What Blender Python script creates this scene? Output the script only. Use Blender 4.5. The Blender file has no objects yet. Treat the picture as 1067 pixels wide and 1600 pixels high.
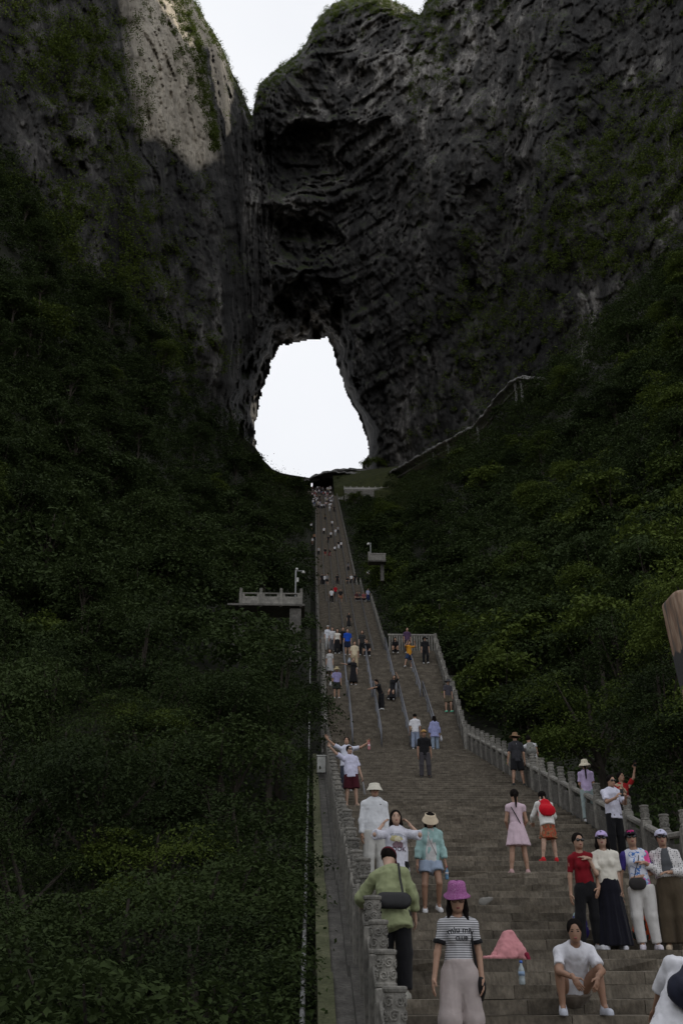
import bpy, bmesh, math, random
import numpy as np
from mathutils import Vector, Matrix
from mathutils.bvhtree import BVHTree

random.seed(7)
rng = np.random.default_rng(7)
SC = bpy.context.scene
COL = SC.collection

# ------------------------------------------------------------------ camera, sky, sun, exposure
FPX = 1600.0                       # focal length in photo pixels (photo 1067 x 1600)
CAM = np.array([-0.75, 0.0, 0.0])  # eye of the photographer; z = 0 is eye level
PITCH = math.radians(25.0)
YAW = math.radians(1.75)
cam_d = bpy.data.cameras.new('camera')
cam = bpy.data.objects.new('camera', cam_d)
COL.objects.link(cam)
cam_d.sensor_fit = 'VERTICAL'
cam_d.sensor_height = 36.0
cam_d.lens = 36.0
cam_d.clip_start = 0.1
cam_d.clip_end = 6000.0
cam.location = CAM
cam.rotation_euler = (math.pi / 2 + PITCH, 0, -YAW)
SC.camera = cam

SUN_AZ = math.radians(72.0)        # from +Y (up the stairs) towards +X
SUN_EL = math.radians(52.0)
world = bpy.data.worlds.new('World')
SC.world = world
world.use_nodes = True
wn, wl = world.node_tree.nodes, world.node_tree.links
wn.clear()
w_out = wn.new('ShaderNodeOutputWorld')
w_sky = wn.new('ShaderNodeTexSky')
w_sky.sky_type = 'NISHITA'
w_sky.sun_disc = False
w_sky.sun_elevation = SUN_EL
w_sky.sun_rotation = SUN_AZ
w_sky.air_density = 1.0
w_sky.dust_density = 3.0
w_bg = wn.new('ShaderNodeBackground')
w_bg.inputs['Strength'].default_value = 0.1
w_cloud = wn.new('ShaderNodeBackground')
w_noise = wn.new('ShaderNodeTexNoise')
w_noise.inputs['Scale'].default_value = 2.2
w_noise.inputs['Detail'].default_value = 5
w_tc = wn.new('ShaderNodeTexCoord')
w_ramp = wn.new('ShaderNodeValToRGB')
w_ramp.color_ramp.elements[0].position = 0.3
w_ramp.color_ramp.elements[0].color = (0.80, 0.82, 0.86, 1)
w_ramp.color_ramp.elements[1].position = 0.7
w_ramp.color_ramp.elements[1].color = (0.92, 0.93, 0.955, 1)
w_cloud.inputs['Strength'].default_value = 1.0
w_mix = wn.new('ShaderNodeMixShader')
w_mix.inputs[0].default_value = 0.93       # veil of high white cloud over the clear sky
wl.new(w_tc.outputs['Generated'], w_noise.inputs['Vector'])
wl.new(w_noise.outputs['Fac'], w_ramp.inputs['Fac'])
wl.new(w_ramp.outputs['Color'], w_cloud.inputs['Color'])
wl.new(w_sky.outputs['Color'], w_bg.inputs['Color'])
wl.new(w_bg.outputs[0], w_mix.inputs[1])
wl.new(w_cloud.outputs[0], w_mix.inputs[2])
wl.new(w_mix.outputs[0], w_out.inputs['Surface'])

sun_d = bpy.data.lights.new('sun', 'SUN')
sun_d.energy = 5.0
sun_d.angle = math.radians(0.6)
sun_d.color = (1.0, 0.9, 0.74)
sun = bpy.data.objects.new('sun', sun_d)
COL.objects.link(sun)
SUN_DIR = Vector((math.sin(SUN_AZ) * math.cos(SUN_EL), math.cos(SUN_AZ) * math.cos(SUN_EL), math.sin(SUN_EL)))
sun.rotation_euler = SUN_DIR.to_track_quat('Z', 'Y').to_euler()

SC.view_settings.view_transform = 'Standard'
SC.view_settings.look = 'None'
SC.view_settings.gamma = 1.0
SC.view_settings.use_curve_mapping = False
SC.view_settings.exposure = 0.15
SC.render.engine = 'CYCLES'
SC.cycles.use_denoising = True
SC.cycles.max_bounces = 5
SC.cycles.diffuse_bounces = 3
SC.cycles.glossy_bounces = 2
SC.cycles.transmission_bounces = 2
SC.cycles.transparent_max_bounces = 4

# ------------------------------------------------------------------ pixel <-> world helpers (planning only)
_f = np.array([math.sin(YAW) * math.cos(PITCH), math.cos(YAW) * math.cos(PITCH), math.sin(PITCH)])
_r = np.array([math.cos(YAW), -math.sin(YAW), 0.0])
_u = np.cross(_r, _f)

def ray(px, py):
    px = np.asarray(px, float)[..., None]; py = np.asarray(py, float)[..., None]
    return _f + _r * (px - 533.5) / FPX + _u * (800.0 - py) / FPX

def at(px, py, Y):
    """world point seen at photo pixel (px, py) that lies at distance Y up the valley"""
    d = ray(px, py)
    return CAM + d * (np.asarray(Y, float)[..., None] / d[..., 1:2])

# ------------------------------------------------------------------ numpy noise
def _hash(ix, iy, iz, seed):
    h = (ix.astype(np.uint32) * np.uint32(374761393) + iy.astype(np.uint32) * np.uint32(668265263)
         + iz.astype(np.uint32) * np.uint32(2246822519) + np.uint32(seed * 3266489917 & 0xffffffff))
    h = (h ^ (h >> np.uint32(13))) * np.uint32(1274126177)
    h = (h ^ (h >> np.uint32(16))) * np.uint32(2654435761)
    return ((h ^ (h >> np.uint32(15))) & np.uint32(0xffffff)).astype(np.float32) / np.float32(0xffffff)

def vnoise(p, seed=0):
    p = np.asarray(p, np.float32)
    i = np.floor(p).astype(np.int64); f = p - i
    f = f * f * f * (f * (f * 6 - 15) + 10)
    x, y, z = i[..., 0], i[..., 1], i[..., 2]
    out = 0
    for dx in (0, 1):
        wx = f[..., 0] if dx else 1 - f[..., 0]
        for dy in (0, 1):
            wy = f[..., 1] if dy else 1 - f[..., 1]
            for dz in (0, 1):
                wz = f[..., 2] if dz else 1 - f[..., 2]
                out = out + wx * wy * wz * _hash(x + dx, y + dy, z + dz, seed)
    return out * 2 - 1

def fbm(p, octaves, seed=0, gain=0.5, ridged=False):
    a, s, out = 1.0, 1.0, 0
    for o in range(octaves):
        n = vnoise(np.asarray(p) * s + 17.3 * o, seed + o)
        if ridged: n = 1 - 2 * np.abs(n)
        out = out + a * n
        a *= gain; s *= 2.03
    return out

# ------------------------------------------------------------------ object helpers
def tag(o, label=None, cat=None, group=None, kind=None):
    if label: o['label'] = label
    if cat: o['category'] = cat
    if group: o['group'] = group
    if kind: o['kind'] = kind
    return o

def empty(name, loc=(0, 0, 0), rz=0.0):
    o = bpy.data.objects.new(name, None)
    o.empty_display_size = 0.2
    o.location = loc
    o.rotation_euler = (0, 0, rz)
    COL.objects.link(o)
    return o

def mesh_from(name, verts, faces, smooth=False):
    me = bpy.data.meshes.new(name)
    verts = np.asarray(verts, np.float32)
    if isinstance(faces, np.ndarray):
        n, k = faces.shape
        me.vertices.add(len(verts)); me.vertices.foreach_set('co', verts.ravel())
        me.loops.add(n * k); me.loops.foreach_set('vertex_index', faces.astype(np.int32).ravel())
        me.polygons.add(n)
        me.polygons.foreach_set('loop_start', np.arange(0, n * k, k, dtype=np.int32))
        me.polygons.foreach_set('loop_total', np.full(n, k, np.int32))
        me.update(calc_edges=True)
        me.validate()
    else:
        me.from_pydata([tuple(v) for v in verts], [], faces)
    if smooth:
        me.polygons.foreach_set('use_smooth', np.ones(len(me.polygons), bool))
    return me

def link(name, me, m=None, parent=None, loc=None, rot=None, scale=None):
    o = bpy.data.objects.new(name, me)
    COL.objects.link(o)
    if m is not None and not me.materials: me.materials.append(m)
    elif m is not None and me.materials[0] is not m:
        o.material_slots[0].link = 'OBJECT'; o.material_slots[0].material = m
    if parent is not None: o.parent = parent
    if loc is not None: o.location = loc
    if rot is not None: o.rotation_euler = rot
    if scale is not None: o.scale = scale
    return o

class MB:
    """collects simple shapes into one mesh"""
    def __init__(s): s.v = []; s.f = []
    def add(s, v, f):
        b = len(s.v); s.v += [tuple(map(float, q)) for q in v]; s.f += [tuple(i + b for i in q) for q in f]; return s
    def box(s, c, d, rz=0.0, bev=0.0):
        x, y, z = d[0] / 2, d[1] / 2, d[2] / 2
        if bev <= 0:
            P = [(-x, -y, -z), (x, -y, -z), (x, y, -z), (-x, y, -z), (-x, -y, z), (x, -y, z), (x, y, z), (-x, y, z)]
            Fc = [(0, 3, 2, 1), (4, 5, 6, 7), (0, 1, 5, 4), (1, 2, 6, 5), (2, 3, 7, 6), (3, 0, 4, 7)]
        else:
            b = bev; P = []; 
            for zz, in_ in ((-z, b), (-z + b, 0), (z - b, 0), (z, b)):
                xx, yy = x - in_, y - in_
                P += [(-xx, -yy, zz), (xx, -yy, zz), (xx, yy, zz), (-xx, yy, zz)]
            Fc = [(3, 2, 1, 0), (12, 13, 14, 15)]
            for k in range(3):
                for i in range(4):
                    j = (i + 1) % 4
                    Fc.append((4 * k + i, 4 * k + j, 4 * k + 4 + j, 4 * k + 4 + i))
        cs, sn = math.cos(rz), math.sin(rz)
        return s.add([(c[0] + p[0] * cs - p[1] * sn, c[1] + p[0] * sn + p[1] * cs, c[2] + p[2]) for p in P], Fc)
    def tube(s, pts, r, n=8, cap=True):
        pts = [Vector(p) for p in pts]
        rr = r if hasattr(r, '__len__') else [r] * len(pts)
        prev = None; rings = []
        for i, p in enumerate(pts):
            t = (pts[min(i + 1, len(pts) - 1)] - pts[max(i - 1, 0)])
            if t.length < 1e-9: t = Vector((0, 0, 1))
            t.normalize()
            if prev is None:
                a = Vector((1, 0, 0)) if abs(t.x) < 0.8 else Vector((0, 1, 0))
            else: a = prev
            u = (a - t * a.dot(t)).normalized(); prev = u; w = t.cross(u)
            rings.append([p + (u * math.cos(2 * math.pi * k / n) + w * math.sin(2 * math.pi * k / n)) * rr[i] for k in range(n)])
        V = [q for g in rings for q in g]; Fc = []
        for i in range(len(pts) - 1):
            for k in range(n):
                Fc.append((i * n + k, i * n + (k + 1) % n, (i + 1) * n + (k + 1) % n, (i + 1) * n + k))
        if cap:
            Fc.append(tuple(range(n))[::-1]); Fc.append(tuple((len(pts) - 1) * n + k for k in range(n)))
        return s.add(V, Fc)
    def lathe(s, prof, c=(0, 0, 0), n=16):
        V = []; Fc = []
        for r, z in prof:
            V += [(c[0] + r * math.cos(2 * math.pi * k / n), c[1] + r * math.sin(2 * math.pi * k / n), c[2] + z) for k in range(n)]
        for i in range(len(prof) - 1):
            for k in range(n):
                Fc.append((i * n + k, i * n + (k + 1) % n, (i + 1) * n + (k + 1) % n, (i + 1) * n + k))
        Fc.append(tuple(range(n))[::-1]); Fc.append(tuple((len(prof) - 1) * n + k for k in range(n)))
        return s.add(V, Fc)
    def mesh(s, name, smooth=False): return mesh_from(name, s.v, s.f, smooth)
    def build(s, name, m, parent=None, smooth=False, **k): return link(name, s.mesh(name, smooth), m, parent, **k)

# ------------------------------------------------------------------ materials
def srgb(r, g, b):
    return tuple(((c / 255) / 12.92 if c / 255 <= 0.04045 else ((c / 255 + 0.055) / 1.055) ** 2.4) for c in (r, g, b))

def nmat(name):
    m = bpy.data.materials.new(name); m.use_nodes = True
    return m, m.node_tree.nodes, m.node_tree.links, m.node_tree.nodes['Principled BSDF']

def ramp(nodes, stops):
    r = nodes.new('ShaderNodeValToRGB')
    while len(r.color_ramp.elements) < len(stops): r.color_ramp.elements.new(0.5)
    for e, (p, c) in zip(r.color_ramp.elements, stops):
        e.position = p; e.color = (c[0], c[1], c[2], 1)
    return r

def simple(name, c1, c2=None, rough=0.8, scale=6.0, bump=0.2, detail=6, coords='Object', stretch=(1, 1, 1), metal=0.0, dist=0.01, spec=0.3):
    """noise-mottled surface"""
    m, n, l, b = nmat(name)
    c2 = c2 or tuple(x * 0.75 for x in c1)
    tc = n.new('ShaderNodeTexCoord'); mp = n.new('ShaderNodeMapping'); mp.inputs['Scale'].default_value = stretch
    no = n.new('ShaderNodeTexNoise'); no.inputs['Scale'].default_value = scale; no.inputs['Detail'].default_value = detail
    r = ramp(n, [(0.32, c2), (0.68, c1)])
    l.new(tc.outputs[coords], mp.inputs['Vector']); l.new(mp.outputs[0], no.inputs['Vector'])
    l.new(no.outputs['Fac'], r.inputs['Fac']); l.new(r.outputs['Color'], b.inputs['Base Color'])
    b.inputs['Roughness'].default_value = rough; b.inputs['Metallic'].default_value = metal
    b.inputs['Specular IOR Level'].default_value = spec
    if bump:
        bp = n.new('ShaderNodeBump'); bp.inputs['Strength'].default_value = bump; bp.inputs['Distance'].default_value = dist
        l.new(no.outputs['Fac'], bp.inputs['Height']); l.new(bp.outputs[0], b.inputs['Normal'])
    return m

def stone_mat(name, c_dark, c_mid, c_pale, scale=3.0, rough=0.8, bump=0.5, dist=0.02, per_object=0.25):
    m, n, l, b = nmat(name)
    ge = n.new('ShaderNodeNewGeometry'); oi = n.new('ShaderNodeObjectInfo')
    n1 = n.new('ShaderNodeTexNoise'); n1.inputs['Scale'].default_value = scale; n1.inputs['Detail'].default_value = 8; n1.inputs['Roughness'].default_value = 0.65
    n2 = n.new('ShaderNodeTexNoise'); n2.inputs['Scale'].default_value = scale * 9; n2.inputs['Detail'].default_value = 4
    mpz = n.new('ShaderNodeMapping'); mpz.inputs['Scale'].default_value = (1, 1, 0.45); l.new(ge.outputs['Position'], mpz.inputs[0])
    l.new(ge.outputs['Position'], n1.inputs['Vector']); l.new(mpz.outputs[0], n2.inputs['Vector'])
    r = ramp(n, [(0.3, c_dark), (0.52, c_mid), (0.75, c_pale)])
    l.new(n1.outputs['Fac'], r.inputs['Fac'])
    mul = n.new('ShaderNodeMath'); mul.operation = 'MULTIPLY_ADD'; mul.inputs[1].default_value = per_object * 2; mul.inputs[2].default_value = 1 - per_object
    l.new(oi.outputs['Random'], mul.inputs[0])
    add = n.new('ShaderNodeMath'); add.operation = 'MULTIPLY_ADD'; add.inputs[1].default_value = 1.3; add.inputs[2].default_value = 0.35
    l.new(n2.outputs['Fac'], add.inputs[0])
    m2 = n.new('ShaderNodeMath'); m2.operation = 'MULTIPLY'; l.new(mul.outputs[0], m2.inputs[0]); l.new(add.outputs[0], m2.inputs[1])
    vm = n.new('ShaderNodeVectorMath'); vm.operation = 'SCALE'
    l.new(r.outputs['Color'], vm.inputs[0]); l.new(m2.outputs[0], vm.inputs['Scale'])
    l.new(vm.outputs[0], b.inputs['Base Color'])
    b.inputs['Roughness'].default_value = rough; b.inputs['Specular IOR Level'].default_value = 0.3
    bp = n.new('ShaderNodeBump'); bp.inputs['Strength'].default_value = bump; bp.inputs['Distance'].default_value = dist
    ad = n.new('ShaderNodeMath'); ad.operation = 'ADD'; l.new(n1.outputs['Fac'], ad.inputs[0]); l.new(n2.outputs['Fac'], ad.inputs[1])
    l.new(ad.outputs[0], bp.inputs['Height']); l.new(bp.outputs[0], b.inputs['Normal'])
    return m

M_STEP = stone_mat('step_stone', (0.066, 0.055, 0.042), (0.128, 0.109, 0.084), (0.215, 0.187, 0.148), scale=2.6, rough=0.8, bump=0.8, per_object=0.2)
M_RAIL = stone_mat('balustrade_stone', (0.12, 0.115, 0.105), (0.2, 0.19, 0.17), (0.3, 0.285, 0.255), scale=4, rough=0.85, per_object=0.12)
M_SLAB = stone_mat('weathered_slab', (0.055, 0.052, 0.046), (0.10, 0.094, 0.085), (0.17, 0.16, 0.145), scale=3, rough=0.85, per_object=0.1)
M_PALE = stone_mat('pale_stone', (0.2, 0.195, 0.18), (0.3, 0.29, 0.27), (0.42, 0.41, 0.38), scale=3, rough=0.85, per_object=0.08)
M_MOSS = stone_mat('mossy_concrete', (0.06, 0.068, 0.032), (0.1, 0.105, 0.055), (0.16, 0.16, 0.1), scale=2.5, rough=0.9, per_object=0.05)
M_STEEL = simple('handrail_steel', (0.18, 0.185, 0.205), (0.12, 0.125, 0.14), rough=0.45, scale=12, bump=0.05, metal=0.3)
# ------------------------------------------------------------------ stair profile  (y, z) nodes and flights
SW = 6.5                                          # width of the stairs, left edge at x = 0
FLIGHTS = [(8.2, -1.60, 14.4, 0.35), (15.3, 0.35, 20.7, 2.0), (21.6, 2.0, 47.5, 10.0), (47.9, 10.0, 54.0, 14.2),
           (55.0, 14.2, 63.0, 19.6), (80.0, 19.6, 120.0, 43.6), (126.0, 43.6, 147.0, 56.2), (152.0, 56.2, 303.0, 149.0)]
STEPS = []                                        # (flight, y_front, y_back, z_top, riser)
for fi, (y0, z0, y1, z1) in enumerate(FLIGHTS):
    n = max(2, round((z1 - z0) / 0.155))
    if fi == 7: n = 520
    nxt = FLIGHTS[fi + 1][0] if fi + 1 < len(FLIGHTS) else y1 + 14
    for k in range(n):
        ya = y0 + (y1 - y0) * k / n
        yb = y0 + (y1 - y0) * (k + 1) / n if k < n - 1 else nxt
        STEPS.append((fi, ya, yb, z0 + (z1 - z0) * (k + 1) / n, (z1 - z0) / n))
_sy = np.array([s[1] for s in STEPS]); _sz = np.array([s[3] for s in STEPS]); _sb = np.array([s[2] for s in STEPS])

def tread(y):
    i = int(np.searchsorted(_sy, y, side='right')) - 1
    return (-1.6 if i < 0 else float(_sz[i])), i

def slope_z(y):
    """pitch line along the step noses"""
    for (y0, z0, y1, z1) in FLIGHTS:
        if y < y0: return z0
        if y <= y1: return z0 + (z1 - z0) * (y - y0) / (y1 - y0)
    return FLIGHTS[-1][3]

def on_stairs(px, py, snap=True):
    """where the line of sight through a photo pixel meets the stairs (the tread a foot would stand on)"""
    d = ray(px, py); d = d / d[1]
    y = np.arange(8.0, 316.0, 0.02)
    z = CAM[2] + d[2] * y
    zz = np.interp(y, [p for f in FLIGHTS for p in (f[0], f[2])] + [330], [p for f in FLIGHTS for p in (f[1], f[3])] + [149.0])
    hit = z <= zz
    k = np.argmax(hit) if hit.any() else len(y) - 300
    Y = float(y[k]); X = float(CAM[0] + d[0] * Y)
    zt, i = tread(Y)
    if snap and i >= 0:
        ya, yb = _sy[i], _sb[i]
        if yb - ya < 1.0: Y = (ya + yb) / 2
        zt = float(_sz[i])
    return X, Y, zt
def worley(P, scale, seed, amp_tilt=0.6):
    """blocky facets: every cell carries its own offset and tilt; also returns distance to the cell border"""
    p = np.asarray(P, np.float32) / scale
    i0 = np.floor(p).astype(np.int64)
    best = np.full(p.shape[:-1], 1e9, np.float32); second = best.copy(); val = np.zeros(p.shape[:-1], np.float32)
    for dx in (-1, 0, 1):
        for dy in (-1, 0, 1):
            for dz in (-1, 0, 1):
                c = i0 + np.array([dx, dy, dz])
                h = [_hash(c[..., 0], c[..., 1], c[..., 2], seed + q) for q in range(6)]
                q = np.stack([c[..., 0] + h[0], c[..., 1] + h[1], c[..., 2] + h[2]], -1).astype(np.float32)
                d = p - q; dd = np.sqrt((d * d).sum(-1))
                v = (h[3] * 2 - 1) + amp_tilt * (d[..., 0] * (h[4] * 2 - 1) + d[..., 2] * (h[5] * 2 - 1)) * 2
                nb = dd < best
                second = np.where(nb, best, np.minimum(second, dd)); val = np.where(nb, v, val); best = np.where(nb, dd, best)
    return val, second - best

# ------------------------------------------------------------------ mountain wall with the natural arch
def poly_dist(P, poly, closed=True):
    """unsigned distance to a polyline and inside flag"""
    P = np.asarray(P, np.float32); d = np.full(P.shape[:-1], 1e9, np.float32); ins = np.zeros(P.shape[:-1], bool)
    n = len(poly)
    for i in range(n if closed else n - 1):
        a = np.array(poly[i], np.float32); b = np.array(poly[(i + 1) % n], np.float32)
        ab = b - a; ap = P - a
        t = np.clip((ap @ ab) / (ab @ ab), 0, 1)
        d = np.minimum(d, np.linalg.norm(ap - t[..., None] * ab, axis=-1))
        c = ((a[1] > P[..., 1]) != (b[1] > P[..., 1]))
        with np.errstate(divide='ignore', invalid='ignore'):
            xi = (b[0] - a[0]) * (P[..., 1] - a[1]) / (b[1] - a[1]) + a[0]
        ins ^= c & (P[..., 0] < xi)
    return d, ins

HOLE = [(399, 770), (399, 690), (399, 660), (406, 625), (417, 590), (427, 560), (437, 541), (452, 537), (470, 534), (490, 530),
        (512, 527), (521, 548), (530, 578), (538, 607), (552, 635), (566, 662), (575, 690), (575, 712), (568, 726), (560, 770)]
MOUTH = [(352, 775), (356, 690), (360, 605), (372, 582), (396, 540), (412, 492), (424, 458), (448, 438), (490, 428), (528, 440),
         (540, 490), (550, 560), (562, 615), (582, 655), (592, 700), (596, 775)]
SKY_X = [-700, 0, 150, 240, 285, 303, 322, 345, 362, 378, 390, 394, 398, 405, 430, 460, 478, 490, 510, 540, 590, 625, 645, 655, 668, 700, 728, 748, 761, 790, 809, 835, 860, 931, 1100, 1700]
SKY_Y = [-300, -260, -200, -130, -40, 0, 32, 72, 112, 142, 172, 181, 162, 134, 110, 90, 66, 42, 14, -4, -8, 6, 21, 24, 2, -26, -35, -105, -190, -208, -225, -310, -400, -460, -520, -570]  # out-of-frame crest on the right is shaped to cast the slab's shadow edge
WALL_X = [-700, -300, 0, 120, 165, 200, 300, 345, 395, 440, 520, 560, 640, 760, 900, 1067, 1300, 1700]
WALL_Y = [78, 112, 148, 160, 168, 200, 240, 268, 302, 316, 318, 310, 290, 256, 216, 182, 142, 104]

def cliff_base(px, py):
    x1 = np.interp(py, [-300, 0, 170, 260, 420, 700], [196, 202, 214, 222, 244, 300])      # edge of the front buttress
    xe0 = xe = np.interp(py, [-200, 0, 80, 200, 260, 420], [270, 297, 322, 339, 346, 362])       # edge of the sunlit slab
    x1 = x1 + 9 * vnoise(np.stack([py / 45, px * 0, px * 0], -1), 8) + 4 * vnoise(np.stack([py / 14, px * 0, px * 0], -1), 9)
    xe = xe + 6 * vnoise(np.stack([py / 40, px * 0 + 5, px * 0], -1), 8) + 3 * vnoise(np.stack([py / 12, px * 0 + 5, px * 0], -1), 9)
    D = np.interp(px, WALL_X, WALL_Y)
    # step behind the buttress edge follows its slant
    D0 = np.interp(px, [-700, -300, 0, 120, 165, 320], [78, 112, 148, 160, 168, 196])
    sm = 1 / (1 + np.exp(-(px - x1) / 5.0))
    DS = np.interp(px - (xe0 - 330), [190, 250, 330, 400], [196, 214, 246, 300])
    se = 1 / (1 + np.exp(-(px - xe) / 3.0))
    left = D0 * (1 - sm) + (DS * (1 - se) + np.maximum(D, DS + 16) * se) * sm
    wl_ = np.clip((430 - px) / 60, 0, 1)
    D = left * wl_ + D * (1 - wl_)
    # cliffs lean back a little with height
    D = D + np.clip(500 - py, -100, 900) * 0.014
    # hollow chambers above the arch, with a pale ledge between
    def bump(cx, cy, rx, ry, amp, sharp=2.0):
        q = ((px - cx) / rx) ** 2 + ((py - cy) / ry) ** 2
        return amp * np.exp(-q ** sharp)
    q3 = np.stack([px / 34, py / 34, px * 0], -1)
    wx = 16 * fbm(q3, 3, 501); wy = 12 * fbm(q3 + 9, 3, 502); px0, py0 = px, py; px = px + wx; py = py + wy
    D = D + bump(468, 252, 62, 48, 17) + bump(456, 372, 50, 40, 13) + bump(500, 372, 26, 34, 8)
    D = D - bump(455, 306, 85, 12, 5, 1) - bump(470, 428, 75, 12, 4, 1) - bump(520, 190, 110, 16, 5, 1) - bump(560, 90, 90, 14, 5, 1)
    D = D - bump(355, 520, 40, 90, 9, 1) - bump(700, 330, 60, 160, 10, 1) - bump(860, 250, 50, 190, 12, 1) + bump(770, 420, 40, 200, 9, 1)
    D = D + bump(100, 260, 30, 150, 7, 1) - bump(60, 420, 60, 120, 6, 1) + bump(290, 360, 30, 170, 8, 1)
    return D

def axis(segs):
    out = []
    for a, b, st in segs: out += list(np.arange(a, b, st))
    return np.array(out + [segs[-1][1]], float)

def build_mountain():
    xs = axis([(-700, -40, 22), (-40, 0, 5), (0, 340, 2.2), (340, 620, 1.7), (620, 1070, 2.2), (1070, 1110, 5), (1110, 1700, 24)])
    tt = np.concatenate([np.linspace(0, 1, 400)])
    sky = np.interp(xs, SKY_X, SKY_Y)
    sky = sky + np.where((xs > 250) & (xs < 700), 3.5 * fbm(np.stack([xs * 0.09, xs * 0, xs * 0], -1), 4, 3), 0)
    top = np.minimum(sky, 790)
    # rows: denser inside the frame
    PX = np.repeat(xs[None], len(tt), 0)
    lo = 800.0
    fr = np.maximum(top, -20.0)
    PY = np.empty_like(PX)
    n_out = 40
    for j in range(len(xs)):
        PY[:, j] = np.maximum(np.concatenate([np.linspace(min(top[j], -21), -20, n_out, endpoint=False), np.linspace(-20, lo, len(tt) - n_out)]), top[j])
    D = cliff_base(PX, PY)
    # tunnel of the arch
    pts = np.stack([PX, PY], -1)
    q3 = np.stack([PX / 30, PY / 30, PX * 0], -1); wpm = np.stack([9 * fbm(q3, 3, 511), 9 * fbm(q3 + 7, 3, 512)], -1)
    dH, iH = poly_dist(pts, HOLE); dM, iM = poly_dist(pts + wpm, MOUTH)
    s = dH / (dH + dM + 1e-6)
    s = np.clip(s + 0.22 * fbm(np.stack([PX / 16, PY / 26, PX * 0], -1), 3, 513), 0, 1)
    Dt = 374 - (374 - np.interp(PX, [350, 430, 530, 610], [306, 322, 322, 300])) * s ** 1.3
    D = np.where(iM, np.maximum(D, Dt), D)
    # round the top over
    edge = PY - top[None]
    D = D + 34 * np.exp(-np.maximum(edge, 0) / 9.0) * np.clip((top[None] + 700) / 100, 0, 1)
    # rock relief
    P = at(PX, PY, D)
    th = math.radians(24)
    X, Y, Z = P[..., 0], P[..., 1], P[..., 2]
    A = X * math.cos(th) + Z * math.sin(th); B = -X * math.sin(th) + Z * math.cos(th)     # B runs along the dipping strata
    Q = np.stack([A, Y, B * 0.42], -1)
    left = np.clip((430 - PX) / 60, 0, 1)[..., None]
    Q2 = np.stack([X, Y, Z * 0.4], -1)
    Q = Q * (1 - left) + Q2 * left
    w = np.stack([vnoise(Q / 9, 61), vnoise(Q / 9, 62), vnoise(Q / 9, 63)], -1) * 1.6
    R = Q + w
    QF = np.stack([A, Y, B * 0.2], -1) * (1 - left) + np.stack([X, Y, Z * 0.2], -1) * left
    def plates(Pq, scale, lev, seed, sharp=0.16):
        """flat fractured plates parted by sharp scarps"""
        q = fbm(Pq / scale, 3, seed) * lev; f = q - np.floor(q)
        return (np.floor(q) + np.clip((f - (1 - sharp)) / sharp, 0, 1)) / lev
    w2, e2 = worley(R + 0.6 * w, 5.2, 231, 1.1); w3, e3 = worley(R, 1.9, 261, 1.1)
    wf, ef = worley(QF + 0.5 * w, 6.0, 301, 1.1)
    n = (3.6 * fbm(R / 38, 2, 11) + 3.4 * plates(QF, 20, 4, 401) + 2.0 * plates(R, 11, 4, 411) + 1.0 * plates(QF + w, 4.5, 3, 421)
         + 1.0 * wf + 1.1 * np.exp(-ef / 0.035) + 0.55 * w2 + 0.42 * w3 + 0.22 * fbm(R / 1.3, 2, 41))
    # ledges: horizontal bedding
    bed = fbm(np.stack([X / 26, Y / 26, Z / 3.4], -1), 3, 51)
    n = n + 1.9 * bed * (0.25 + 0.75 * np.clip((PX - 380) / 60, 0, 1) * np.clip((660 - PX) / 60, 0, 1)) 
    smooth_ = np.where(iM, 0.9, 1.0)
    far = np.clip(D / 300, 0.45, 1.0)
    damp = 1 - 0.85 * np.exp(-np.maximum(edge, 0) / 6.0)
    D2 = D + n * smooth_ * far * np.where(np.isfinite(damp), damp, 1)
    P = at(PX, PY, D2)
    nr, nc = PX.shape
    idx = np.arange(nr * nc).reshape(nr, nc)
    cx = (PX[:-1, :-1] + PX[1:, 1:]) / 2; cy = (PY[:-1, :-1] + PY[1:, 1:]) / 2
    wob = 2.2 * fbm(np.stack([cx * 0.12, cy * 0.12, cx * 0], -1), 3, 77)
    _, hin = poly_dist(np.stack([cx + wob, cy + wob * 0.6], -1), HOLE)
    keep = ~hin & ((PY[1:, :-1] - PY[:-1, :-1]) + (PY[1:, 1:] - PY[:-1, 1:]) > 1e-6)
    F = np.stack([idx[:-1, :-1], idx[1:, :-1], idx[1:, 1:], idx[:-1, 1:]], -1)[keep]
    me = mesh_from('mountain', P.reshape(-1, 3), F, smooth=False)
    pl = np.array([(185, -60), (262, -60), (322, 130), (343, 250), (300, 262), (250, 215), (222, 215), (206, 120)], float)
    dp, ip = poly_dist(np.stack([PX, PY], -1), pl); pale = np.clip(np.where(ip, dp, -dp) / 16 + 0.5 + 0.35 * fbm(R / 8, 3, 81), 0, 1)  # sunlit patch painted in: paler colour boosts the sunlight on the slab
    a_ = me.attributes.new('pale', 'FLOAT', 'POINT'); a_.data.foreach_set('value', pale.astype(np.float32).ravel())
    return me, (xs, PY, D2)

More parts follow.
